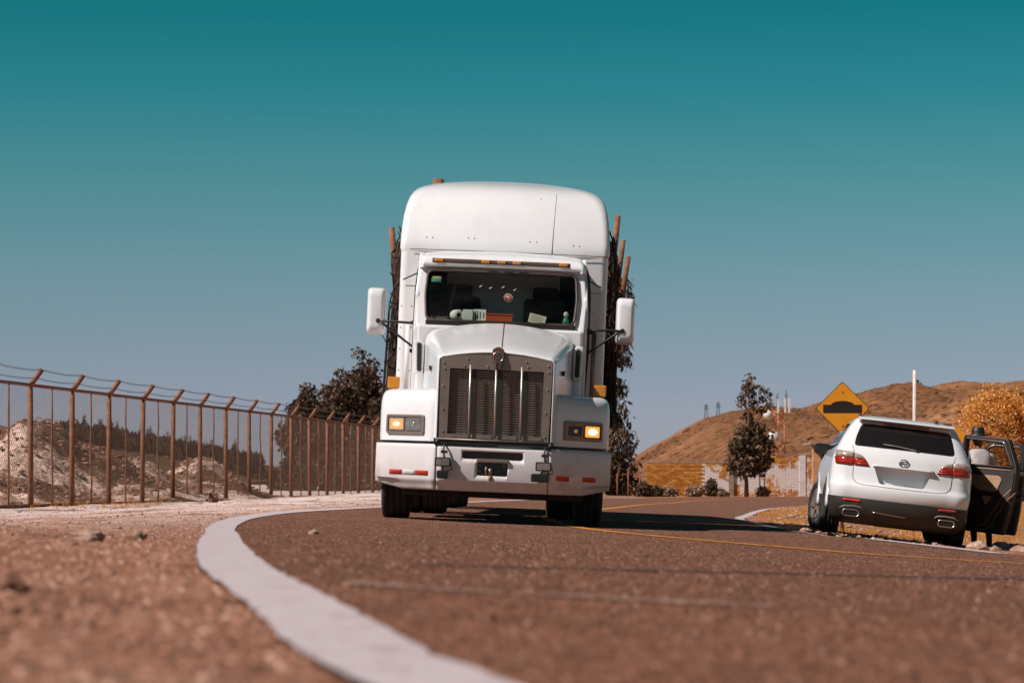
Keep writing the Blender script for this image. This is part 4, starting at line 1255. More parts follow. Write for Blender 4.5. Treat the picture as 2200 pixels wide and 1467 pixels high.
# ------------------------------------------------------------------ rubble mounds behind the fence
def rubble(N, L, geo, last):
    sp = N.new('ShaderNodeTexVoronoi'); sp.inputs['Scale'].default_value = 7
    L.new(geo.outputs['Position'], sp.inputs['Vector'])
    sc = N.new('ShaderNodeSeparateColor'); L.new(sp.outputs['Color'], sc.inputs[0])
    r = N.new('ShaderNodeMapRange'); r.inputs['To Min'].default_value = .6; r.inputs['To Max'].default_value = 1.3; L.new(sc.outputs[0], r.inputs['Value'])
    v = N.new('ShaderNodeVectorMath'); v.operation = 'SCALE'; L.new(last, v.inputs[0]); L.new(r.outputs[0], v.inputs['Scale'])
    return v.outputs[0]
MOUND = mixmat('mound_rubble', [(.30, (.06, .028, .015)), (.45, (.14, .065, .036)), (.50, (.30, .17, .12)), (.53, (.64, .43, .35)), (.8, (.74, .55, .48))], .42, detail=13, fine=(16, .4), bump=1, bscale=9, bdist=.12, extra=rubble)
def mound_h(x, y):
    z = 0
    for cx, cy, rx, ry, h in ((-12.6, 56, 2.6, 4.5, 1.9), (-10.35, 55.5, 1.25, 3.2, 1.72), (-9.4, 57, 1.3, 3.5, 1.15), (-8.9, 60, 1.0, 3, .95), (-7.75, 63.5, .95, 3, 1.0), (-8.3, 55, 1.5, 2.2, .45), (-7.1, 62, .9, 3, .55), (-11, 51, 2.0, 1.8, .55)):
        d = ((x - cx) / rx) ** 2 + ((y - cy) / ry) ** 2
        z = max(z, h * math.exp(-d * .9)) + .10 * h * math.exp(-d * .9)
    return z
mb = MB(); rows = []
for j in range(120):
    y = 47.0 + 24 * j / 119; row = []
    for i in range(130):
        fx = -8.25 + .1186 * (y - 43.9)
        x = fx + .55 - 9 + 9.0 * i / 129
        h = mound_h(x, y)
        m = ss(0, .25, h)
        z = ground(x, y) - .06 + h * .93 + m * (.14 * noise.fractal(Vector((x * 1.6, y * 1.6, 1)), .9, 2.1, 5) + .05 * noise.noise(Vector((x * 6, y * 6, 0))))
        row.append((x, y, z))
    rows.append(row)
tag(mb.loft(rows, closed=False, caps=(False, False), smooth=True).build('rubble_mound', MOUND, recalc=False), kind='structure')
def on_mound(rnd):
    while True:
        y = rnd.uniform(46, 68); fx = -8.25 + .1186 * (y - 43.9); x = fx - rnd.uniform(.2, 6.5)
        if rnd.random() < .25 + mound_h(x, y): return x, y
scatter('mound_rubble', STONE, 1600, on_mound, .01, .06, 'pale rubble lumps over the dumped soil mounds behind the fence', 'rubble', zfn=lambda x, y: ground(x, y) + mound_h(x, y) * .93, seed=8, sink=.3)
scatter('mound_clods', GRIT, 2600, on_mound, .01, .08, 'brown soil clods over the dumped mounds behind the fence', 'soil', zfn=lambda x, y: ground(x, y) + mound_h(x, y) * .93, seed=9, sink=.3)

# ------------------------------------------------------------------ hills
HILLM = mixmat('dry_hill', [(.30, (.13, .052, .022)), (.45, (.22, .092, .040)), (.58, (.30, .130, .060)), (.72, (.38, .18, .09))], .018, detail=12, fine=(.35, .45), bump=1.0, bscale=.09, bdist=6)
DARKH = mixmat('dark_hill', [(.30, (.040, .022, .012)), (.5, (.075, .042, .022)), (.7, (.12, .065, .035))], .03, detail=10, fine=(.4, .3), bump=1.0, bscale=.08, bdist=4)
def hill(name, mat, ridge, y0, y1, y2, amp, seed, wide=1.0, fr=.012, rough=.8, scrub=0):
    """ridge: list of (px, py) of the skyline, standing at distance y1; slope starts at y0"""
    mb = MB(); rows = []; n = 150
    a, b = ridge[0][0], ridge[-1][0]
    for i in range(n + 1):
        px = a + (b - a) * i / n
        py = lerp_table(ridge, px)
        top = at(px, py, y1)
        row = []
        for j in range(40):
            t = j / 39
            if t <= .75:
                s = t / .75; y = y0 + (y1 - y0) * s
                prof = s * (1.25 - .25 * s)
            else:
                s = (t - .75) / .25; y = y1 + (y2 - y1) * s; prof = 1 - s * s
            x = top.x
            gx = noise.fractal(Vector((x * fr, y * fr, seed)), .9, 2.1, 5)
            gully = abs(noise.noise(Vector((x * fr * 1.6, y * fr * .5, seed + 5))))
            env = math.sin(min(1, t / .75) * math.pi) ** .7 if t < .75 else 0
            tz = top.z + rough * (noise.fractal(Vector((x * .05, seed, 0)), .9, 2.1, 4))
            z = -1 + (tz + 1) * prof + (gx * amp - gully * amp * 1.2) * env * min(1, (top.z + 1) / (amp * 3))
            row.append((x, y, z))
        rows.append(row)
    mb.loft(rows, closed=False, caps=(False, False))
    if scrub:
        rnd = random.Random(seed); sm = MB()
        for _ in range(scrub):
            i = rnd.randrange(n); j = rnd.randrange(2, 29); a, b = rnd.random(), rnd.random()
            p = Vector(rows[i][j]).lerp(Vector(rows[i + 1][j]), a).lerp(Vector(rows[i][j + 1]).lerp(Vector(rows[i + 1][j + 1]), a), b)
            if noise.noise(p * .02) + rnd.uniform(-.3, .3) < 0: continue
            s_ = rnd.uniform(.3, .8) * (1 + 1.2 * rnd.random() ** 4) * y1 / 1000
            vs_, fs_ = ICOS[rnd.randrange(8)]
            sm.add([Vector((v.x * 1.3, v.y, v.z * .9)) * s_ + p for v in vs_], fs_)
        tag(sm.build('hill_scrub', SCRUB, recalc=False), 'low dark scrub dotted over the dry hillside', 'scrub', kind='stuff')
    return tag(mb.build(name, mat), kind='structure')
SCRUB = mixmat('hill_scrub', [(.3, (.08, .036, .017)), (.5, (.14, .065, .03)), (.7, (.22, .105, .05))], .05, fine=(1.5, .4), bump=.5, bscale=2)
hill('hill', HILLM, [(1180, 1031), (1300, 1016), (1340, 1002), (1368, 990), (1400, 966), (1440, 940), (1480, 917), (1530, 892), (1570, 881), (1600, 875), (1660, 872), (1715, 878), (1760, 868), (1800, 862), (1850, 846), (1900, 831), (1925, 824), (1945, 821), (1962, 828), (1985, 836), (2040, 850), (2110, 870), (2300, 930), (2600, 1010)],
     520, 1000, 1400, 13, 1.0, rough=1.6, scrub=6000)
hill('far_hill', HILLM, [(1750, 1020), (1850, 930), (1950, 842), (1990, 830), (2040, 820), (2090, 817), (2140, 821), (2200, 814), (2300, 812), (2500, 850), (2900, 1020)],
     1300, 1900, 2400, 16, 3.0, fr=.006, rough=2.0, scrub=2500)
hill('wooded_hill', DARKH, [(-900, 1010), (-500, 930), (-200, 905), (0, 915), (150, 928), (240, 938), (330, 955), (400, 968), (480, 982), (530, 992), (570, 1008), (610, 1022), (680, 1030)],
     260, 520, 700, 3, 5.0, fr=.03, scrub=2500)
hill('far_low_hill', HILLM, [(380, 1030), (470, 1010), (540, 999), (600, 1001), (700, 1010), (850, 1012), (1000, 1020), (1150, 1030)], 1200, 1700, 2000, 5, 7.0)
# ------------------------------------------------------------------ trees, bushes
def leafmat(name, a, b_, c):
    m, nt, b = new_mat(name); N, L = nt.nodes, nt.links
    geo = N.new('ShaderNodeNewGeometry')
    rp = N.new('ShaderNodeValToRGB'); e = rp.color_ramp.elements; e.new(.5)
    for k, (p, col) in zip(e, ((0, a), (.55, b_), (1, c))): k.position = p; k.color = (*col, 1)
    L.new(geo.outputs['Random Per Island'], rp.inputs[0])
    L.new(rp.outputs[0], b.inputs['Base Color'])
    b.inputs['Roughness'].default_value = .6; b.inputs['Specular IOR Level'].default_value = .25
    tl = N.new('ShaderNodeBsdfTranslucent'); L.new(rp.outputs[0], tl.inputs[0])
    mx = N.new('ShaderNodeMixShader'); mx.inputs[0].default_value = .22
    L.new(b.outputs[0], mx.inputs[1]); L.new(tl.outputs[0], mx.inputs[2]); L.new(mx.outputs[0], N['Material Output'].inputs[0])
    return m
EUC = leafmat('eucalyptus_leaf', (.038, .022, .012), (.080, .045, .026), (.19, .105, .065))
EUC2 = leafmat('young_tree_leaf', (.055, .036, .018), (.105, .066, .034), (.23, .13, .075))
GOLD = leafmat('golden_leaf', (.50, .19, .03), (.74, .32, .065), (.85, .48, .15))
PINE = leafmat('pine_needle', (.018, .012, .008), (.030, .020, .012), (.05, .03, .02))
DRY = leafmat('dry_shrub', (.16, .09, .05), (.34, .21, .15), (.55, .40, .33))
DARKB = leafmat('dark_bush_leaf', (.020, .012, .007), (.042, .024, .014), (.10, .055, .033))
BARK = M('bark', (.16, .085, .055), .9, var=.35, scale=8, bump=.6, bscale=20)

def leaf_cloud(clumps, n, size, droop, seed, ratio=.32, shell=.55):
    rnd = random.Random(seed); V, Fc = [], []
    wts = [c[1][0] * c[1][1] * c[1][2] for c in clumps]
    tot = sum(wts)
    for (c, r), w in zip(clumps, wts):
        c = Vector(c)
        for _ in range(max(8, int(n * w / tot))):
            d = Vector((rnd.gauss(0, 1), rnd.gauss(0, 1), rnd.gauss(0, 1))).normalized()
            q = (shell + (1 - shell) * rnd.random()) if rnd.random() < .75 else rnd.random() ** .5
            q *= .82 + .36 * (noise.noise(d * 2.1 + c * 1.7) * .5 + .5)
            p = c + Vector((d.x * r[0], d.y * r[1], d.z * r[2])) * q
            L_ = size * rnd.uniform(.6, 1.4)
            ax = Vector((rnd.gauss(0, 1), rnd.gauss(0, 1), rnd.gauss(0, .6) - droop)).normalized()
            sd = ax.cross(Vector((rnd.gauss(0, 1), rnd.gauss(0, 1), rnd.gauss(0, 1)))).normalized() * L_ * ratio
            b = len(V)
            V += [p, p + ax * L_ * .5 + sd, p + ax * L_, p + ax * L_ * .5 - sd]
            Fc.append((b, b + 1, b + 2, b + 3))
    mb = MB(); mb.v = [tuple(v) for v in V]; mb.f = Fc; mb.sm = [False] * len(Fc)
    return mb
def tree(name, base, label, trunk_pts, trunk_r, clumps, n, size, mat, cat='tree', group=None, droop=.8, seed=1, ratio=.32, limbs=True, shell=.55):
    e = empty(name, base); tag(e, label, cat, group)
    mb = MB(); mb.tube(trunk_pts, [trunk_r * (1 - .75 * k / (len(trunk_pts) - 1)) for k in range(len(trunk_pts))], 8)
    if limbs:
        top = [Vector(p) for p in trunk_pts]
        for i, (c, r) in enumerate(clumps):
            c = Vector(c)
            a = min(top, key=lambda p: abs(p.z - (c.z - r[2] * .6)))
            mid = a.lerp(c, .5) + Vector((0, 0, -.05))
            mb.tube([a, mid, c], [trunk_r * .35, trunk_r * .24, trunk_r * .1], 5)
    mb.build('trunk', BARK, e)
    leaf_cloud(clumps, n, size, droop, seed, ratio, shell).build('crown', mat, e, recalc=False)
    return e
def rnd_clumps(seed, h, rx, base, n, top_r=.4, spread=1.0):
    rnd = random.Random(seed); out = []
    for k in range(n):
        t = (k + .5) / n
        z = base + (h - base) * t
        rr = rx * (.6 + .4 * math.sin(math.pi * min(1, t * .7 + .2))) * (1 - t * t * (1 - top_r))
        for q in range(3 if t < .8 else 1):
            a = rnd.uniform(0, 6.28); d = rr * rnd.uniform(.25, .75) * spread
            s = rr * rnd.uniform(.45, .75)
            out.append(((math.cos(a) * d, math.sin(a) * d, z + rnd.uniform(-.2, .2)), (s, s, s * rnd.uniform(.7, 1.15))))
    return out
# the group of dark eucalyptus behind the fence on the left
for k, (px, top, Y, rx, lab) in enumerate(((652, 812, 116, 1.15, 'leftmost dark eucalyptus of the clump behind the fence'), (694, 818, 121, .95, 'short dark eucalyptus second from left in the clump behind the fence'),
        (737, 776, 117, 1.25, 'mid height dark eucalyptus third from left behind the fence'), (793, 731, 119, 1.35, 'tallest dark eucalyptus beside the left truck mirror'), (829, 815, 113, .9, 'low dark eucalyptus half hidden behind the truck fender'))):
    p = at(px, top, Y); g = ground(p.x, Y) - .2
    h = p.z - g
    tree('eucalyptus_tree', (p.x, Y, g), lab, [(0, 0, 0), (.1, 0, h * .3), (-.05, .1, h * .6), (.05, 0, h * .86)], .13, rnd_clumps(20 + k, h - rx * .22, rx, .6, 9, .8, .8), 9000, .19, EUC, group='eucalyptus clump behind the fence', seed=40 + k)
for k, (px, top, Y, rx, lab) in enumerate(((622, 985, 112, .9, 'small dark bush at the left foot of the eucalyptus clump'), (660, 960, 109, 1.2, 'broad dark bush under the leftmost eucalyptus'), (715, 950, 108, 1.3, 'broad dark bush under the middle of the eucalyptus clump'), (775, 945, 108, 1.3, 'broad dark bush under the tallest eucalyptus'))):
    p = at(px, top, Y); g = ground(p.x, Y) - .2; h = p.z - g
    tree('bush', (p.x, Y, g), lab, [(0, 0, 0), (.05, 0, h * .4), (0, 0, h * .7)], .05, rnd_clumps(60 + k, h * .85, rx, .15, 3, .8), 2600, .2, DARKB, 'bush', 'bushes under the eucalyptus', seed=70 + k)
# eucalyptus right behind the truck
p = at(1326, 592, 108); g = ground(p.x, 108) - .3; h = p.z - g
cl = []
rnd = random.Random(11)
for px, py, rx in ((1335, 612, .5), (1343, 640, .42), (1322, 660, .6), (1338, 755, .5), (1345, 775, .36), (1320, 720, .7), (1330, 830, .45), (1322, 870, .55), (1338, 905, .5), (1345, 935, .42), (1360, 945, .3), (1325, 950, .7), (1340, 985, .6), (1310, 985, .8), (1312, 830, .6), (1305, 760, .8), (1300, 690, .7), (1308, 900, .7), (1350, 1010, .5), (1330, 1035, .8), (1355, 1045, .5), (1290, 1010, .8)):
    q = at(px, py, 108) - Vector((p.x, 108, g)); cl.append(((q.x, rnd.uniform(-.5, .5), q.z), (rx, rx, rx * .95)))
tree('eucalyptus_tree', (p.x, 108, g), 'tall loose eucalyptus with hanging leaves close behind the truck right mirror', [(-.3, 0, 0), (-.28, 0, h * .3), (-.15, 0, h * .6), (.1, 0, h * .97)], .16, cl, 4300, .28, EUC, droop=1.8, seed=12, ratio=.17)
# young tree in front of the brick wall
TY = 100.4
p = at(1608, 795, TY); g = ground(p.x, TY); cl = []
for px, py, rx, rz_ in ((1612, 812, .22, .3), (1605, 832, .30, .35), (1618, 838, .26, .3), (1598, 858, .30, .3), (1622, 862, .3, .3), (1643, 842, .26, .3), (1648, 868, .22, .3), (1636, 880, .25, .2), (1608, 895, .30, .4), (1600, 925, .45, .4), (1625, 925, .5, .45), (1585, 955, .5, .45), (1612, 960, .6, .5), (1645, 955, .42, .45),
                        (1580, 985, .42, .4), (1610, 990, .55, .4), (1640, 985, .48, .35), (1655, 940, .25, .3), (1600, 1012, .5, .25), (1630, 1008, .45, .25), (1572, 1000, .3, .25)):
    q = at(px, py, TY) - Vector((p.x, TY, g)); cl.append(((q.x, random.uniform(-.3, .3), q.z), (rx, rx, rz_)))
tree('young_tree', (p.x, TY, g), 'slender young tree standing in front of the brick wall', [(-.05, 0, 0), (-.08, 0, 1.0), (-.02, 0, 2.4), (.05, 0, 4.6)], .07, cl, 2700, .20, EUC2, droop=.9, seed=13, ratio=.24, shell=.3)
for k, (dx, lab) in enumerate(((-.16, 'thin bare stem left of the young tree trunk'), (.42, 'thin bare stem right of the young tree trunk'), (.60, 'rightmost thin stem beside the young tree trunk'))):
    o = MB().tube([(0, 0, 0), (.02, 0, .6), (-.02 + .1 * (k - 1), 0, 1.2)], [.03, .025, .018], 6).build('sapling_stem', BARK); o.location = (p.x + dx, TY - .1, g); tag(o, lab, 'sapling', 'stems beside the young tree')
# shrubs along the foot of the wall
SHR = .78
for k, (px, py, rx, m, lab) in enumerate(((1412, 1045, .34, EUC2, 'small round dark shrub at the left end of the brick wall'), (1440, 1050, .42, DRY, 'pale dry shrub second from left along the wall'), (1492, 1046, .52, DRY, 'rounded pinkish dry shrub below the ochre bricks'),
        (1528, 1026, .34, EUC2, 'dark leafy shrub against the white painted bricks'), (1550, 1055, .38, DRY, 'low dry shrub under the dark leafy shrub'), (1640, 1048, .34, DRY, 'dry orange shrub right of the young tree'), (1385, 1040, .5, EUC, 'dark shrub between the fence posts and the wall'))):
    q = at(px, py, 100.6); g = ground(q.x, 100.6)
    rx *= SHR; h = max(.30, (q.z - g + rx * .5) * .9)
    tree('shrub', (q.x, 100.6, g), lab, [(0, 0, 0), (.02, 0, h * .4), (0, 0, h * .6)], .02, [((0, 0, h * .55), (rx * .8, rx * .6, h * .45)), ((rx * .4, 0, h * .4), (rx * .6, rx * .5, h * .4)), ((-rx * .4, 0, h * .35), (rx * .6, rx * .5, h * .38))], 900, .10, m, 'shrub', 'shrubs at the foot of the wall', seed=90 + k)
# big golden tree on the right edge
q = at(2190, 815, 80); g = ground(q.x, 80) - .3; h = q.z - g
rnd = random.Random(3); cl = []
for k in range(110):
    a = rnd.uniform(0, 6.28); t = rnd.random()
    px = 2080 + 300 * rnd.random(); py = 822 + 230 * rnd.random()
    edge = 822 + max(0, (2150 - px)) * .9
    if py < edge: py = edge + 20 * rnd.random()
    w = at(px, py, 80 + rnd.uniform(-2, 2)) - Vector((q.x, 80, g)); s = rnd.uniform(.35, .6); cl.append((w, (s, s, s * 1.05)))
tree('golden_tree', (q.x, 80, g), 'broad golden orange tree beyond the open car door at the right edge', [(0, 0, 0), (.1, 0, h * .3), (.2, 0, h * .6), (.2, 0, h * .9)], .2, cl, 52000, .075, GOLD, droop=1.0, seed=15, ratio=.25, shell=.15)
# pines on the wooded ridge: each one its own tree, too far off to show parts
pine_meshes = []
for k in range(5):
    rnd = random.Random(200 + k); mb = MB(); H = 1.0
    mb.tube([(0, 0, 0), (0, 0, .95)], [.03, .008], 5)
    V = []
    for i in range(240):
        t = rnd.random() ** 1.3; z = .10 + .9 * t; r = (.26 * (1 - t) + .02) * rnd.uniform(.5, 1.15) * (1 + .25 * math.sin(t * 19 + k))
        a = rnd.uniform(0, 6.28); c = Vector((math.cos(a) * r * .6, math.sin(a) * r * .6, z)); d = Vector((math.cos(a), math.sin(a), -.35)) * r * .8
        s = Vector((-math.sin(a), math.cos(a), 0)) * .055
        b = len(mb.v); mb.v += [tuple(c - s), tuple(c + s), tuple(c + d)]; mb.f.append((b, b + 1, b + 2)); mb.sm.append(False)
    pine_meshes.append(mb.mesh('pine_tree', recalc=False))
ridge = [(-60, 880), (120, 925), (150, 928), (240, 938), (330, 955), (400, 968), (480, 982), (530, 992)]
rnd = random.Random(77)
spots = [(150 + 390 * i / 44 + rnd.uniform(-5, 5)) for i in range(45)]
for i, px in enumerate(spots):
    Y = rnd.uniform(505, 530)
    b = at(px, lerp_table(ridge, px) + 4, Y)
    hpx = rnd.uniform(26, 52) if px < 330 else rnd.uniform(24, 46)
    if px > 480: hpx = rnd.uniform(36, 58) if px < 520 else 34
    o = part('pine_tree', pine_meshes[i % 5], PINE, None)
    sc = hpx * Y / F; o.location = b - Vector((0, 0, .4)); o.scale = (sc * 1.15, sc * 1.15, sc); o.rotation_euler = (0, 0, rnd.uniform(0, 6))
    tag(o, 'dark pine on the ridge seen through the fence', 'pine tree', 'pines along the distant ridge')
mb = MB(); rnd = random.Random(5)
for i in range(2600):
    px = rnd.uniform(120, 560); Y = rnd.uniform(470, 520)
    b = at(px, lerp_table(ridge, px) + rnd.uniform(-2, 16), Y); s = rnd.uniform(.5, 1.6)
    a = rnd.uniform(0, 6.28)
    k = len(mb.v); mb.v += [tuple(b + Vector((math.cos(a) * s, math.sin(a) * s, -.5))), tuple(b + Vector((-math.cos(a) * s, -math.sin(a) * s, -.5))), tuple(b + Vector((0, 0, s * 1.5)))]; mb.f.append((k, k + 1, k + 2)); mb.sm.append(False)
tag(mb.build('pine_wood', PINE, recalc=False), 'dark mass of distant pine wood along the ridge behind the fence', 'wood', kind='stuff')
# dry grass tufts on the right verge and along the left yard
def tufts(name, n, fn, h0, h1, mat, label, seed):
    rnd = random.Random(seed); mb = MB()
    for _ in range(n):
        x, y = fn(rnd)
        if inside(x, y): continue
        z = ground(x, y)
        for k in range(6):
            a = rnd.uniform(0, 6.28); h = rnd.uniform(h0, h1); l = rnd.uniform(.1, .5) * h
            p = Vector((x + rnd.gauss(0, .03), y + rnd.gauss(0, .03), z - .01)); s = Vector((math.cos(a + 1.57), math.sin(a + 1.57), 0)) * .006
            b = len(mb.v); mb.v += [tuple(p - s), tuple(p + s), tuple(p + Vector((math.cos(a) * l, math.sin(a) * l, h)))]; mb.f.append((b, b + 1, b + 2)); mb.sm.append(False)
    return tag(mb.build(name, mat, recalc=False), label, 'grass', kind='stuff')
def patchy(r):
    while True:
        x, y = 4.6 + abs(r.gauss(0, 3.2)), r.uniform(36, 62)
        if noise.noise(Vector((x * .7, y * .5, 4))) + .25 * noise.noise(Vector((x * 3, y * 3, 1))) > .10 - .03 * (x - 5): return x, y
tufts('dry_grass', 2600, patchy, .02, .11, GOLD, 'golden dry grass on the verge behind the parked car', 31)
tufts('yard_grass', 350, lambda r: (-8.4 + .1186 * (0) + r.uniform(-3, 1.8), r.uniform(43.5, 52)), .03, .12, GOLD, 'sparse dry grass along the foot of the fence', 32)
# ------------------------------------------------------------------ brick walls
def brickmat(name, paint):
    m, nt, b = new_mat(name); N, L = nt.nodes, nt.links
    oi = N.new('ShaderNodeObjectInfo'); geo = N.new('ShaderNodeNewGeometry')
    rp = N.new('ShaderNodeValToRGB'); e = rp.color_ramp.elements; e.new(.5)
    for k, (p, c) in zip(e, ((0, (.40, .13, .025)), (.5, (.55, .21, .04)), (1, (.70, .32, .08)))): k.position = p; k.color = (*c, 1)
    L.new(oi.outputs['Random'], rp.inputs[0]); last = rp.outputs[0]
    n1 = N.new('ShaderNodeTexNoise'); n1.inputs['Scale'].default_value = 14; n1.inputs['Detail'].default_value = 5; L.new(geo.outputs['Position'], n1.inputs['Vector'])
    r1 = N.new('ShaderNodeMapRange'); r1.inputs['To Min'].default_value = .65; r1.inputs['To Max'].default_value = 1.3; L.new(n1.outputs['Fac'], r1.inputs['Value'])
    sc = N.new('ShaderNodeVectorMath'); sc.operation = 'SCALE'; L.new(last, sc.inputs[0]); L.new(r1.outputs[0], sc.inputs['Scale']); last = sc.outputs[0]
    if paint is not None:
        n2 = N.new('ShaderNodeTexNoise'); n2.inputs['Scale'].default_value = 1.5; n2.inputs['Detail'].default_value = 9; n2.inputs['Roughness'].default_value = .72; L.new(geo.outputs['Position'], n2.inputs['Vector'])
        sp = N.new('ShaderNodeSeparateXYZ'); L.new(geo.outputs['Position'], sp.inputs[0])
        # flaking: less paint near the top and the foot of the wall
        hz = N.new('ShaderNodeMath'); hz.operation = 'SUBTRACT'; L.new(sp.outputs['Z'], hz.inputs[0]); hz.inputs[1].default_value = paint
        ab = N.new('ShaderNodeMath'); ab.operation = 'ABSOLUTE'; L.new(hz.outputs[0], ab.inputs[0])
        ad = N.new('ShaderNodeMath'); ad.operation = 'MULTIPLY_ADD'; ad.inputs[1].default_value = -.16; L.new(ab.outputs[0], ad.inputs[0]); L.new(n2.outputs['Fac'], ad.inputs[2])
        r2 = N.new('ShaderNodeMapRange'); r2.inputs['From Min'].default_value = .40; r2.inputs['From Max'].default_value = .455; L.new(ad.outputs[0], r2.inputs['Value'])
        mx = N.new('ShaderNodeMix'); mx.data_type = 'RGBA'; L.new(r2.outputs[0], mx.inputs['Factor']); L.new(last, mx.inputs['A']); mx.inputs['B'].default_value = (.82, .71, .70, 1)
        last = mx.outputs['Result']
    L.new(last, b.inputs['Base Color']); b.inputs['Roughness'].default_value = .92; b.inputs['Specular IOR Level'].default_value = .2
    return m
BRICK = brickmat('ochre_brick', None); BRICKW = brickmat('flaking_white_brick', .45)
MORTAR = M('mortar', (.26, .15, .085), .95, var=.3, scale=9); MORTARW = M('white_mortar', (.55, .40, .34), .95, var=.3, scale=5)
CONC = M('grey_concrete', (.27, .19, .15), .9, var=.3, scale=5); PLAST = M('white_plaster', (.66, .59, .60), .9, var=.12, scale=4, dirt=(.4, .2, .08), dscale=3, damt=.5)
bm_ = MB().box((0, 0, 0), (.235, .11, .066)).mesh('brick')
bm2 = MB().box((0, 0, 0), (.115, .11, .066)).mesh('brick')
def brick_wall(name, label, x0, x1, y, z0, h, split, core):
    e = empty(name, (x0, y, z0)); tag(e, label, 'wall')
    MB().box(((x1 - x0) / 2, .10, h / 2 - .1), (x1 - x0, .10, h + .16)).build('mortar_core', core, e)
    rows = int(h / .08)
    for j in range(rows):
        x = .06 if j % 2 else .12
        if j % 2:
            o = link(bpy.data.objects.new('brick', bm2m(x0 < split)), e); o.location = (.06, .05, .04 + j * .08); x = .245
        while x < x1 - x0 - .1:
            o = link(bpy.data.objects.new('brick', bmm(x0 + x < split)), e)
            o.location = (x, .05 + random.uniform(-.006, .006), .04 + j * .08); x += .25
        if x - .12 < x1 - x0 - .06:
            o = link(bpy.data.objects.new('brick', bm2m(x0 + x < split)), e); o.location = (x - .06, .05, .04 + j * .08)
    return e
_bm = {}
def _get(src, ochre, key):
    if (key, ochre) not in _bm:
        me = src.copy(); me.materials.clear(); me.materials.append(BRICK if ochre else BRICKW); _bm[(key, ochre)] = me
    return _bm[(key, ochre)]
def bmm(o): return _get(bm_, o, 'a')
def bm2m(o): return _get(bm2, o, 'b')
GZ = ground(8, 105) - .03
brick_wall('ochre_brick_wall', 'low ochre brick wall with a white painted right end left of the young tree', 5.53, 8.93, 105, GZ, 1.37, 7.90, MORTAR)
MB().box((1.70, .08, 1.40), (3.48, .2, .05)).build('coping', CONC, bpy.data.objects['ochre_brick_wall'], bevel=.01)
w2 = brick_wall('white_brick_wall', 'taller brick wall with flaking white paint right of the young tree', 9.10, 12.44, 105, GZ, 1.69, 0, MORTARW)
MB().box((2.82, .02, .845), (.26, .10, 1.69)).build('pilaster', PLAST, w2, bevel=.01)
MB().box((1.67, .08, 1.715), (3.38, .2, .04)).build('coping', CONC, w2, bevel=.01)
o = MB().box((0, 0, .67), (.17, .17, 1.36)).build('concrete_post', CONC, None, bevel=.012); o.location = (9.015, 105, GZ); tag(o, 'grey brown concrete post between the two brick walls', 'post')
# small hut behind the car
HUTW = M('hut_plaster', (.52, .25, .12), .9, var=.25, scale=4)
hut = empty('brick_hut', (11.78, 97.5, ground(12, 97.5) - .03)); tag(hut, 'small brown brick hut with a flat slab roof behind the car mirror', 'hut')
hw_ = MB().box((.75, 1.2, 1.0), (1.5, 2.2, 2.0)).build('wall', M('hut_brick', (.15, .06, .035), .9, var=.4, scale=12, bump=.6, bscale=14), hut)
for x in (-.16, 1.6): MB().box((x, .02, 1.0), (.36, .24, 2.0)).build('corner_post', HUTW, hut, bevel=.02)
rf = MB().box((.7, 1.0, 2.07), (2.3, 2.7, .10)).build('roof', CONC, hut, bevel=.01)
sh = MB()
for j in range(22):
    for i in range(5):
        me = bmm(True)
        o = link(bpy.data.objects.new('brick', _bm.get('dark') or me), hw_)
        o.location = (.14 + i * .25 + (.12 if j % 2 else 0), .085, .06 + j * .085)
_db = bm_.copy(); _db.materials.clear(); _db.materials.append(M('dark_brick', (.22, .085, .045), .9, var=.2, rand=.35))
for o in hw_.children: o.data = _db
# sign: a yellow diamond with a speed hump
SIGNY = M('sign_yellow', (.85, .31, .010), .45, var=.06, scale=4); SIGNB = M('sign_black', (.02, .012, .01), .5, var=.1)
sp_ = at(1810, 877, 43)
gz = ground(sp_.x, 43)
sg = empty('speed_bump_sign', (sp_.x, 43, gz)); tag(sg, 'yellow diamond road sign with a black speed bump symbol behind the car roof', 'road sign')
zc = sp_.z - gz
MB().tube([(0, .045, -.3), (0, .045, zc + .38)], .032, 10).build('pole', STEEL, sg)
def diamond(r, y0, y1): return MB().prism(smooth_poly([(0, -r), (r, 0), (0, r), (-r, 0)], .045), lambda u, v, t: (u, t, zc + v), y0, y1)
diamond(.455, 0, .008).build('border', SIGNB, sg); diamond(.440, -.006, -.0005).build('panel', SIGNY, sg)
hump = [(-.325, -.075), (.325, -.075), (.325, .06), (.19, .06)] + [(.19 * math.cos(a), .06 + .065 * math.sin(a)) for a in [math.pi * k / 16 for k in range(1, 16)]] + [(-.19, .06), (-.325, .06)]
MB().prism(hump, lambda u, v, t: (u, t, zc + v), -.010, -.0065).build('symbol', SIGNB, sg)
for v in (.28, -.29): MB().lathe([(-.016, .010), (-.007, .014)], 8, 'y', (0, 0, zc + v)).build('bolt', STEEL, sg)
# second small yellow sign seen past the car
q = at(2058, 938, 62); gz = ground(q.x, 62); s2 = empty('small_yellow_sign', (q.x, 62, gz)); tag(s2, 'small yellow diamond sign peeking out behind the right side of the car', 'road sign')
MB().tube([(0, .04, -.3), (0, .04, q.z - gz)], .03, 8).build('pole', STEEL, s2)
MB().prism([(0, -.24), (.24, 0), (0, .24), (-.24, 0)], lambda u, v, t: (u, t, q.z - gz + v), 0, .01).build('panel', SIGNY, s2)
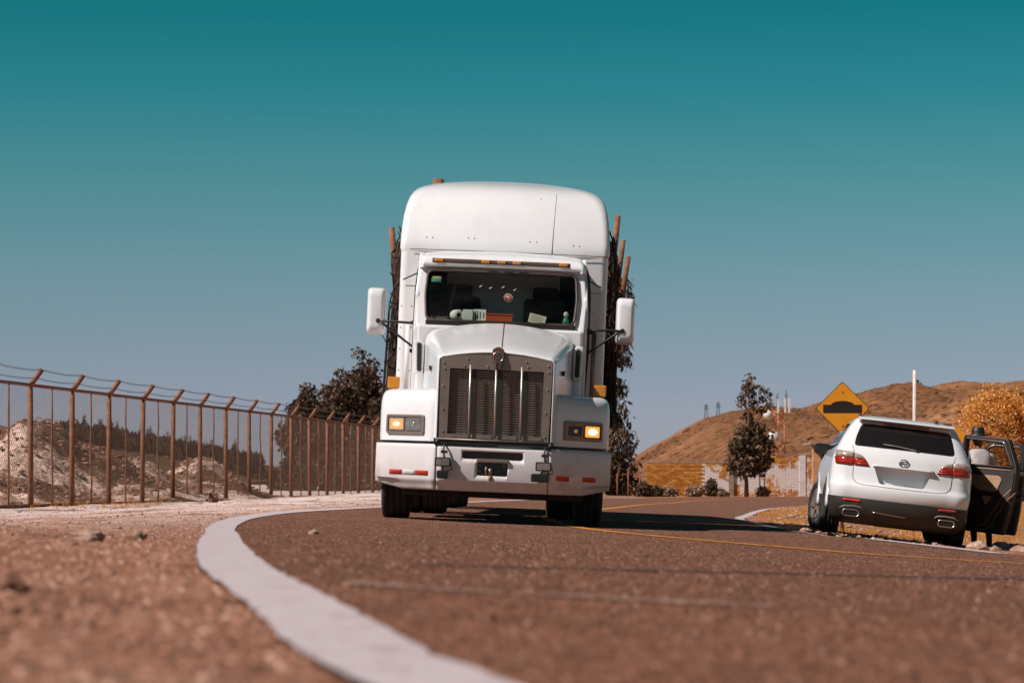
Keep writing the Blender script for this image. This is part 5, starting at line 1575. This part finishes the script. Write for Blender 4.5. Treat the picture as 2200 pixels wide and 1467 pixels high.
# utility pole, wire
q = at(1965, 795, 140); gz = ground(q.x, 140); up = empty('utility_pole', (q.x, 140, gz)); tag(up, 'tall pale utility pole rising behind the car roof', 'pole')
PALE = M('pale_concrete', (.60, .50, .46), .8, var=.15)
MB().tube([(0, 0, -.5), (0, 0, q.z - gz)], [.13, .095], 10).build('shaft', PALE, up)
MB().box((.12, 0, q.z - gz - .6), (.22, .1, .12)).build('insulator_bracket', BLACK, up)
MB().tube([(.2, 0, q.z - gz - .55), (1.6, 20, q.z - gz - 2.3), (9, 120, q.z - gz - 5)], .02, 4).build('wire', BLACK, up)
# lattice telecom mast
q0 = at(1673, 985, 400); q1 = at(1673, 880, 400); Hm = q1.z - q0.z + 4
mast = empty('telecom_mast', (q0.x, 400, q0.z - 4)); tag(mast, 'red and white lattice telecom mast with dishes behind the young tree', 'mast')
MR = M('mast_red', (.40, .13, .05), .7); MW = M('mast_white', (.70, .62, .60), .6)
for sx, sy in ((-1, -1), (1, -1), (0, 1)): MB().tube([(sx * 1.0, sy * .9, 0), (sx * .75, sy * .7, Hm)], .13, 6).build('leg', MR, mast)
for k in range(7):
    z0 = Hm * k / 7; z1 = Hm * (k + 1) / 7
    for a, b in (((-1, -.9), (1, -.9)), ((1, -.9), (0, .8)), ((0, .8), (-1, -.9))):
        s = 1 if k % 2 else -1
        p, r_ = (a, b) if s > 0 else (b, a)
        MB().tube([(p[0] * .9, p[1] * .9, z0), (r_[0] * .9, r_[1] * .9, z1)], .08, 5).build('brace', MW if k in (0, 1, 4) else MR, mast)
for x, z, r in ((-1.6, Hm * .62, 1.0), (-2.4, Hm * .93, .7)): MB().lathe([(-.3, .05), (-.25, r * .8), (.2, r), (.3, r)], 18, 'y', (x + .6, -1.4, z)).build('dish', MW, mast)
for x in (-.2, .9, 1.5): MB().box((x, -1.1, Hm + .6), (.28, .25, 2.2)).build('panel_antenna', MW, mast)
for px, top, bot, lab in ((1689, 838, 876, 'thin aerial mast on the hill crest right of the telecom mast'), (1670, 845, 876, 'shorter thin aerial mast on the hill crest above the telecom mast')):
    b = at(px, bot, 1000); t = at(px, top, 1000)
    o = empty('aerial_mast', b); tag(o, lab, 'mast', 'aerial masts on the hill')
    MB().tube([(0, 0, -3), (0, 0, (t.z - b.z))], [.35, .18], 5).build('shaft', BLACK, o)
    MB().box((0, 0, (t.z - b.z) * .7), (1.2, .3, .3)).build('crossarm', BLACK, o)
for px, top, bot, lab in ((1517, 868, 893, 'left lattice pylon on the hill skyline'), (1543, 864, 888, 'right lattice pylon on the hill skyline')):
    b = at(px, bot, 1000); t = at(px, top, 1000); H = t.z - b.z
    o = empty('pylon', b); tag(o, lab, 'pylon', 'pylons on the hill skyline')
    for s in (-1, 1): MB().tube([(s * .7, 0, -2), (s * .15, 0, H)], .14, 4).build('leg', BLACK, o)
    for z in (.6, .8): MB().box((0, 0, H * z), (2.6 - z, .25, .25)).build('crossarm', BLACK, o)
# rocks by the car
for k, (px, py, s, lab) in enumerate(((2098, 1180, .13, 'round tan rock between the car rear wheel and the standing legs'), (2150, 1168, .15, 'pale rock below the open car door, left of three'), (2178, 1172, .17, 'large pale rock at the right edge below the car door'), (2195, 1186, .14, 'whitish rock lowest at the right edge'), (2135, 1182, .10, 'small pale rock in front of the pair below the door'), (2190, 1148, .12, 'upper pale rock at the right edge under the door tip'))):
    Y = 34.2 if py > 1175 else 36
    q = at(px, py, Y); rock((q.x, Y, ground(q.x, Y) + s * .35), (s * 1.1, s, s * .75), lab, STONE, 30 + k)
# ------------------------------------------------------------------ the parked car
CX, CY = 5.18, 34.6
CAR = empty('parked_car', (CX, CY, ground(CX, CY) - .015), (0, R(6.7), R(-4.5)))
tag(CAR, 'white suv parked on the sloping verge with its right rear door open', 'car')
def ring(hw, yr, yf, rr, rf, bow, z, n=7):
    half = []
    for k in range(9):
        x = (hw - rr) * k / 8; half.append((x, yr + bow * (x / hw) ** 2))
    y0 = yr + bow * ((hw - rr) / hw) ** 2
    for k in range(1, n + 1):
        a = math.pi / 2 * k / n; half.append((hw - rr + rr * math.sin(a), y0 + rr * (1 - math.cos(a))))
    ya, yb = y0 + rr, yf - rf
    for k in range(1, 24): half.append((hw, ya + (yb - ya) * k / 24))
    for k in range(0, n + 1):
        a = math.pi / 2 * k / n; half.append((hw - rf * (1 - math.cos(a)), yb + rf * math.sin(a)))
    for k in range(1, 6): half.append(((hw - rf) * (1 - k / 5.0), yf))
    pts = [(x, y, z) for x, y in half] + [(-x, y, z) for x, y in reversed(half[1:-1])]
    return pts
BL = [  # z, half width, rear y, front y, rear radius, front radius, bow
    (.50, .930, .045, 4.95, .27, .35, .19), (.56, .945, .015, 4.97, .27, .35, .19), (.64, .955, .0, 4.98, .27, .35, .19), (.70, .96, .005, 4.98, .27, .35, .19),
    (.735, .962, .02, 4.97, .27, .35, .19), (.755, .962, .05, 4.96, .27, .35, .19), (.80, .962, .075, 4.94, .27, .35, .19), (.90, .96, .095, 4.88, .27, .40, .19), (.98, .957, .11, 4.75, .25, .45, .19),
    (1.04, .953, .125, 4.45, .25, .5, .19), (1.10, .945, .145, 3.95, .25, .4, .18), (1.16, .928, .17, 3.72, .25, .3, .17), (1.22, .902, .21, 3.60, .25, .3, .17), (1.30, .868, .275, 3.42, .25, .3, .17),
    (1.40, .822, .36, 3.2, .19, .3, .17), (1.50, .772, .445, 2.95, .2, .3, .11), (1.58, .726, .52, 2.72, .18, .3, .10), (1.635, .685, .58, 2.55, .15, .3, .05), (1.672, .63, .66, 2.35, .14, .3, .05), (1.695, .54, .80, 2.15, .12, .25, .04), (1.708, .40, .98, 1.95, .10, .2, .03), (1.713, .2, 1.2, 1.75, .05, .1, .01)]
body = MB().loft([ring(hw, yr, yf, rr, rf, bow, z) for z, hw, yr, yf, rr, rf, bow in BL]).build('body', CARW, CAR, auto=55)
rec = smooth_poly([(-.395, 1.00), (-.30, .775), (.30, .775), (.395, 1.00)], .03)
arch = []
for s in (-1, 1):
    for y in (1.13, 4.0):
        a = MB().lathe([(.62, .425), (1.2, .425)], 36, 'x', (0, y, .375)); arch.append(a if s > 0 else mirror_x(a))
cut(body, arch + [MB().prism(rec, lambda u, v, t: (u, t + (.0 if t < 0 else .10 * max(0, v - .775)), v), -.5, .205)])
ct = bvh_of(body)
RV = lambda u, v: (u, -2, v)
lower = MB().loft([ring(hw, yr, yf, .27, .35, .19, z) for z, hw, yr, yf in ((.20, .80, .22, 4.75), (.23, .86, .14, 4.82), (.30, .91, .065, 4.90), (.40, .935, .02, 4.95), (.50, .948, .0, 4.98), (.552, .952, .004, 4.98), (.556, .93, .02, 4.97))]).build('lower_bumper', M('dark_cladding', (.030, .024, .022), .55, var=.2), CAR, auto=40)
cut(lower, [MB().lathe([(.55, .44), (1.2, .44)], 36, 'x', (0, y, .375)) if s > 0 else mirror_x(MB().lathe([(.55, .44), (1.2, .44)], 36, 'x', (0, y, .375))) for s in (-1, 1) for y in (1.13, 4.0)])
lt = bvh_of(lower)
# glass
gl_ = smooth_poly([(-.685, 1.262), (.685, 1.262), (.66, 1.40), (.60, 1.575), (-.60, 1.575), (-.66, 1.40)], .05)
rg = patch(ct, gl_, RV, DY, .001, .06, 'rear_window', TINT, CAR, .004)
MB().box((0, .475, 1.60), (.62, .03, .022)).build('brake_light', M('dark_red', (.16, .02, .015), .25), CAR, bevel=.006)
sp = MB().loft([[(x, y - .06 * (1 - (x / .66) ** 2) + .03, z) for x in (-.66, -.5, -.3, 0, .3, .5, .66)] for y, z in ((.62, 1.675), (.47, 1.652), (.455, 1.64), (.47, 1.628), (.60, 1.625))], closed=False, caps=(False, False))
sp.build('spoiler', CARW, CAR)
MB().tube([(-.30, .262, 1.318), (-.12, .255, 1.310), (.10, .243, 1.285), (.17, .238, 1.275)], [.006, .008, .009, .012], 6).build('rear_wiper', M('wiper_grey', (.22, .19, .18), .5), CAR)
for s in (-1, 1):
    sw = smooth_poly([(.78, 1.245), (1.02, 1.565), (2.40, 1.60), (3.05, 1.30), (3.25, 1.20), (2.0, 1.20)], .05)
    patch(ct, sw, lambda u, v: (s * 3, u, v), (-s, 0, 0), .001, .1, 'side_window', TINT, CAR, .004)
    # tail lights: a clear upper band, a red lower band, split by the tailgate gap
    tl = empty('tail_light', (0, 0, 0), (0, 0, 0), CAR)
    def tp(poly, nm, m, off=.004, th=.012): patch(ct, [(s * x, z) for x, z in poly], RV, DY, off, .04, nm, m, tl, th)
    TRED = bpy.data.materials.get('tail_red') or M('tail_red', (.30, .02, .010), .15, var=.35, scale=30, coat=.6)
    TCLR = bpy.data.materials.get('tail_clear') or M('tail_clear', (.55, .42, .36), .12, metal=.35, var=.5, scale=40, coat=.6)
    tp(smooth_poly([(.452, .995), (.66, .992), (.66, 1.085), (.512, 1.083)], .012), 'red_lens', TRED)
    tp(smooth_poly([(.672, .992), (.90, .988), (.915, 1.09), (.672, 1.086)], .012), 'red_lens', TRED)
    tp(smooth_poly([(.516, 1.09), (.66, 1.092), (.66, 1.158), (.568, 1.135)], .012), 'clear_lens', TCLR)
    tp(smooth_poly([(.672, 1.092), (.912, 1.097), (.905, 1.175), (.672, 1.162)], .012), 'clear_lens', TCLR)
    for zz in (1.015, 1.045): seam(ct, [(s * .50, zz), (s * .64, zz)], RV, DY, .006, 'lamp_bar', REDR, tl, off=.016)
    # rear reflectors, exhaust tips, flares
    patch(lt, smooth_poly([(s * .52, .50), (s * .76, .505), (s * .76, .535), (s * .53, .532)], .01), RV, DY, .002, .05, 'reflector', REDR, CAR, .006)
    ex = smooth_poly([(-.095, .04), (-.115, -.015), (-.09, -.045), (.09, -.045), (.115, -.015), (.09, .04)], .02)
    P = [(s * .645 + u, -.005, .348 + v) for u, v in ex]
    e = MB().tube(P + [P[0]], .009, 6, False).build('exhaust_tip', CHROME, CAR)
    MB().prism(ex, lambda u, v, t: (s * .645 + u, t, .348 + v), .0, .03).build('exhaust_mouth', BLACKG, e)
    P = [(s * x, -.012 + .03 * ((x - .64) / .2) ** 2, z) for x, z in ((.48, .405), (.52, .43), (.62, .44), (.74, .43), (.80, .40))]
    MB().tube(P, .012, 6).build('exhaust_surround', M('trim_grey', (.18, .15, .14), .5), CAR)
    for y in (1.13, 4.0):
        mb = MB(); P = []
        rows = []
        for k in range(19):
            a = R(2 + 176 * k / 18)
            c, sn = math.cos(a), math.sin(a)
            rows.append([(s * (.955 + dx), y + (.425 + dr) * c, .375 + (.425 + dr) * sn) for dr, dx in ((0, -.02), (.0, .018), (.03, .022), (.07, .012), (.10, -.004), (.05, -.06))])
        mb.loft(rows, closed=True, caps=(True, True)).build('wheel_flare', CARW, CAR)
        w = wheel('wheel', CAR, (s * .865, y, .37), .37, .25, s, .255, STEEL, 36)
        if y > 2: w.rotation_euler = (0, 0, R(14))
        for k in range(5):
            a = k * 2 * math.pi / 5
            MB().box((s * .095, math.cos(a) * .145, math.sin(a) * .145), (.022, .23, .062), Matrix.Rotation(a, 3, 'X')).build('spoke', STEEL, w, bevel=.008)
    # mirror
    mi = empty('door_mirror', (s * .885, 3.05, 1.19), (0, 0, 0), CAR)
    MB().loft([[(s * (.115 + u * k), y, .02 + v * k) for u, v in rrect(.23, .155, .05, 5)] for y, k in ((-.055, .93), (-.04, 1.0), (.02, 1), (.07, .85), (.10, .5))]).build('mirror_housing', BLACK, mi, auto=50)
    MB().box((0, .0, -.04), (.10, .05, .05)).build('mirror_foot', BLACK, mi, bevel=.01)
    seam(ct, [(s * .70, 1.255), (s * .676, 1.17), (s * .665, .86), (s * .655, .80), (s * .60, .755), (s * .50, .738), (0, .733)], RV, DY, .0045, 'tailgate_seam', BLACK, CAR, off=.0)
# garnish, plate, badge
MB().loft([[(x, .118 + .19 * (x / .957) ** 2 + dy, 1.015 + dz) for dy, dz in ((.0, .018), (-.045, .010), (-.055, .0), (-.045, -.010), (.0, -.014))] for x in [-.41 + .82 * k / 12 for k in range(13)]]).build('plate_garnish', CARW, CAR)
seam(lt, [(-.36, .385), (0, .365), (.1, .36)], RV, DY, .007, 'bumper_strip', CHROME, CAR, off=.004)
h, nrm, i, d = ct.ray_cast(Vector((0, -2, 1.085)), Vector(DY))
bd = empty('badge', h, (R(-10), 0, 0), CAR)
BDG = M('badge_chrome', (.25, .22, .21), .25, metal=.9)
MB().tube([(.062 * math.cos(2 * math.pi * k / 28), -.012, .050 * math.sin(2 * math.pi * k / 28)) for k in range(29)], .0075, 6, False).build('badge_ring', BDG, bd)
for s in (-1, 1): MB().tube([(s * .055, -.012, .012), (s * .03, -.013, .020), (s * .014, -.014, .004), (0, -.014, -.012)], .006, 6).build('badge_wing', BDG, bd)
MB().tube([(-.052, -.012, -.022), (-.03, -.013, .004), (0, -.014, -.012), (.03, -.013, .004), (.052, -.012, -.022)], .005, 6).build('badge_chevron', BDG, bd)
MB().tube([(-.62, .75, 1.70), (-.60, 1.4, 1.722), (-.58, 2.1, 1.70)], .014, 6).build('roof_rail', BLACK, CAR)
MB().tube([(.62, .75, 1.70), (.60, 1.4, 1.722), (.58, 2.1, 1.70)], .014, 6).build('roof_rail', BLACK, CAR)
MB().box((.42, .72, 1.705), (.05, .09, .03)).build('roof_antenna', BLACK, CAR, bevel=.01)
MB().box((0, 2.3, .26), (1.3, 3.9, .10)).build('floor_pan', BLACK, CAR)
MB().lathe([(-.3, .05), (-.28, .11), (.28, .11), (.3, .05)], 14, 'x', (.0, .45, .30)).build('muffler', BLACK, CAR)
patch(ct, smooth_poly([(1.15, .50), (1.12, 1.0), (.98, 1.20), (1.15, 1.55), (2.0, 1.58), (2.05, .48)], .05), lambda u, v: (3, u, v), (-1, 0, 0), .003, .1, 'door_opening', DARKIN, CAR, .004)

# open doors: hinged at their front edge, inner face towards the viewer
DTRIM_SHADE = M('door_trim_and_edge_shade', (.030, .020, .016), .6, var=.2); DTAN = M('door_trim_tan', (.34, .20, .13), .6, var=.12); DSEAL = M('door_seal', (.13, .075, .05), .6, var=.2)
TGLASS = glass('door_glass', (.85, .80, .78), .88)
def car_door(hinge, ang, L, outline, window, name):
    e = empty(name, hinge, (0, 0, R(ang)), CAR)
    fn = lambda u, v, t: (u, t, v)
    sh = MB().prism(smooth_poly(outline, .04), fn, -.05, .05).build('door_shell', CARW, e, bevel=.012)
    wn_ = MB().prism(smooth_poly(window, .03), fn, -.3, .3); cut(sh, [wn_])
    sh.data.materials.append(DTRIM_SHADE)
    for p in sh.data.polygons:
        if p.normal.y < .5 or p.center.z > 1.2: p.material_index = len(sh.data.materials) - 1  # white door edges coloured dark as painted shade; frame and inside are trim
    inner = [(u * .97 + .012, v) for u, v in outline]
    ip = MB().prism(smooth_poly([(u, min(v, 1.175) if v > 1.0 else v + .02) for u, v in inner if v < 1.3] , .04), fn, -.068, -.0505).build('door_panel', DTRIM_SHADE, e, bevel=.006)
    P = [(u, -.055, v) for u, v in smooth_poly(window, .03)]
    MB().tube(P + [P[0]], .014, 6, False).build('window_seal', BLACK, e)
    P2 = [(u, -.062, v) for u, v in smooth_poly([(a * 1.0, b + .012) for a, b in window], .03)]
    top = [p for p in P2 if p[2] > 1.25]
    MB().tube(sorted(top), .007, 5).build('window_trim', CHROME, e)
    lay(smooth_poly(window, .03), .3, lambda u, v: (u, 0, v)).build('door_glass', TGLASS, e)
    # black outer skin of the frame
    fr = MB().prism(smooth_poly([(a + (.045 if a > L * .5 else -.03), b + (.045 if b > 1.3 else 0)) for a, b in window], .04), fn, -.062, -.052).build('window_frame', BLACK, e); cut(fr, [MB().prism(smooth_poly(window, .03), fn, -.3, .3)])
    MB().prism(smooth_poly([(.14 * L, 1.075), (.20 * L, .98), (.42 * L, .86), (.72 * L, .86), (.80 * L, 1.04), (.74 * L, 1.09)], .03), fn, -.085, -.0685).build('arm_panel', DTAN, e, bevel=.008)
    MB().box((.58 * L, -.10, .895), (.36 * L, .06, .035)).build('armrest', DTAN, e, bevel=.012)
    MB().prism(smooth_poly([(.48 * L, .79), (.66 * L, .79), (.56 * L, .66)], .015), fn, -.080, -.0685).build('pocket', DTAN, e, bevel=.004)
    MB().tube([(.06, -.066, 1.165), (.5 * L, -.072, 1.175), (.94 * L, -.066, 1.18)], .010, 6).build('sill_trim', DTAN, e)
    lowr = [p for p in [(.03, .36), (.42 * L, .35), (.58 * L, .40), (.68 * L, .56), (.80 * L, .76), (.97 * L, .92)]]
    for k, off in enumerate((0, .075)):
        MB().tube([(u + off, -.060 - .004 * k, v - off * .6) for u, v in lowr], .017 - .004 * k, 6).build('door_seal', DSEAL, e)
    return e
rd_out = [(0, .27), (.88, .27), (.94, .55), (1.0, .95), (1.0, 1.22), (.80, 1.62), (.03, 1.63), (0, 1.2)]
rd_win = [(.07, 1.21), (.07, 1.575), (.745, 1.56), (.93, 1.225)]
car_door((.945, 2.06, .0), -43, 1.0, rd_out, rd_win, 'rear_door')
fd_out = [(0, .27), (1.02, .27), (1.05, .6), (1.06, 1.2), (1.0, 1.60), (.52, 1.58), (.05, 1.24), (0, 1.0)]
fd_win = [(.16, 1.22), (.55, 1.535), (.96, 1.55), (1.0, 1.22)]
car_door((.945, 3.12, .0), -20, 1.06, fd_out, fd_win, 'front_door')

# ------------------------------------------------------------------ the person behind the door
def to_world(loc):
    return Matrix.LocRotScale(CAR.location, CAR.rotation_euler, None) @ Vector(loc)
pw_ = to_world((1.40, 2.3, 0))
PZ = ground(pw_.x, pw_.y)
PERS = empty('person', (pw_.x, pw_.y, PZ), (0, 0, R(100)))
tag(PERS, 'person in a white shirt and black hat standing behind the open car door', 'person')
SKIN = M('skin', (.20, .085, .05), .55, var=.1); SHIRT = M('white_shirt', (.62, .58, .60), .9, var=.1, scale=7, bump=.4, bscale=14)
TROUS = M('dark_trousers', (.018, .015, .014), .9, var=.3); HATM = M('black_hat', (.012, .011, .011), .45, var=.2); HAIR = M('dark_hair', (.015, .010, .008), .7)
SHOE = M('dark_shoes', (.02, .015, .012), .6)
def skin(name, joints, edges, mat, parent, root=0, sub=2):
    me = bpy.data.meshes.new(name); me.from_pydata([j[0] for j in joints], edges, [])
    o = bpy.data.objects.new(name, me); C.objects.link(o); o.parent = parent
    m = o.modifiers.new('skin', 'SKIN'); m.use_smooth_shade = True
    if not me.skin_vertices: me.attributes  # created by the modifier
    bpy.context.view_layer.update()
    sk = me.skin_vertices[0].data if me.skin_vertices else None
    if sk is None: return o
    for k, j in enumerate(joints):
        r = j[1]; sk[k].radius = r if isinstance(r, tuple) else (r, r)
        sk[k].use_root = (k == root)
    s = o.modifiers.new('sub', 'SUBSURF'); s.levels = sub; s.render_levels = sub
    bake(o); o.data.materials.clear(); o.data.materials.append(mat)
    for p in o.data.polygons: p.use_smooth = True
    return o
# body faces +x of its own frame (turned towards the car): x forward, y left, z up
def person_mesh():
    J = [((0, 0, .92), (.13, .16)), ((.0, 0, 1.08), (.115, .15)), ((.05, 0, 1.26), (.12, .175)), ((.085, 0, 1.40), (.09, .15)), ((.11, 0, 1.475), .052), ((.135, 0, 1.535), .05),
         ((.145, 0, 1.60), (.088, .072)), ((.15, 0, 1.67), (.092, .074)), ((.14, 0, 1.715), (.06, .05))]
    E_ = [(k, k + 1) for k in range(8)]
    def add(p, r, a): J.append((p, r)); E_.append((a, len(J) - 1)); return len(J) - 1
    for s in (-1, 1):
        h_ = add((.0, s * .10, .86), .095, 0); k = add((.04, s * .11, .49), .062, h_); a = add((-.01, s * .115, .09), .042, k); add((.05, s * .12, .045), .038, a); add((.16, s * .125, .035), .034, len(J) - 1)
        sh = add((.08, s * .19, 1.37), .068, 3); el = add((.12, s * .25, 1.12), .045, sh); wr = add((.32, s * .20, 1.06), .032, el); add((.40, s * .18, 1.07), (.018, .038), wr)
    return J, E_
J, E_ = person_mesh()
sk_ok = True
me = bpy.data.meshes.new('body'); me.from_pydata([j[0] for j in J], E_, [])
bodyp = bpy.data.objects.new('body', me); C.objects.link(bodyp); bodyp.parent = PERS
mod = bodyp.modifiers.new('skin', 'SKIN'); mod.use_smooth_shade = True
if not len(me.skin_vertices):
    with bpy.context.temp_override(object=bodyp, active_object=bodyp, selected_objects=[bodyp]):
        try: bpy.ops.mesh.customdata_skin_add()
        except Exception as ex: print('skin add failed', ex)
if len(me.skin_vertices):
    sk = me.skin_vertices[0].data
    for k, j in enumerate(J):
        r = j[1]; sk[k].radius = r if isinstance(r, tuple) else (r, r); sk[k].use_root = (k == 0)
sb = bodyp.modifiers.new('sub', 'SUBSURF'); sb.levels = 2; sb.render_levels = 2
bake(bodyp)
bodyp.data.materials.clear()
for m_ in (SKIN, SHIRT, TROUS, SHOE): bodyp.data.materials.append(m_)
for p in bodyp.data.polygons:
    p.use_smooth = True; c = p.center
    if c.z < .11: p.material_index = 3
    elif c.z < .95: p.material_index = 2
    elif c.z < 1.47 and not (c.x > .33 and c.z < 1.2): p.material_index = 1
    else: p.material_index = 0
# fingers rooted in the palms
fg = MB()
for s in (-1, 1):
    for k, (dy, ln) in enumerate(((-.030, .062), (-.010, .072), (.010, .068), (.030, .052))):
        b = Vector((.40, s * .18 + dy, 1.07)); fg.tube([b, b + Vector((ln * .5, 0, .004)), b + Vector((ln * .9, 0, -.018))], [.0095, .009, .007], 6)
    b = Vector((.36, s * .145, 1.065)); fg.tube([b, b + Vector((.03, -s * .028, .005)), b + Vector((.06, -s * .032, -.004))], [.011, .010, .008], 6)
fg.build('fingers', SKIN, PERS)
fc = MB(); fc.lathe([(0, .004), (.02, .016), (.04, .012)], 8, 'z', (.242, 0, 1.605)); fc.build('nose', SKIN, PERS)
for s in (-1, 1):
    MB().lathe([(-.004, .004), (0, .009), (.004, .004)], 8, 'x', (.232, s * .03, 1.645)).build('eye', BLACK, PERS)
    MB().lathe([(-.012, .008), (0, .028), (.012, .008)], 10, 'y', (.14, s * .078, 1.625)).build('ear', SKIN, PERS)
MB().box((.236, 0, 1.572), (.012, .05, .010)).build('mouth', M('lips', (.15, .05, .04), .5), PERS, bevel=.004)
MB().lathe([(1.60, .075), (1.64, .088), (1.69, .089), (1.70, .07)], 18, 'z', (.125, 0, 0)).build('hair', HAIR, PERS)
MB().lathe([(1.672, .05), (1.668, .185), (1.675, .19), (1.685, .10), (1.70, .098), (1.76, .092), (1.79, .075), (1.795, .01)], 28, 'z', (.14, 0, 0)).build('hat', HATM, PERS)
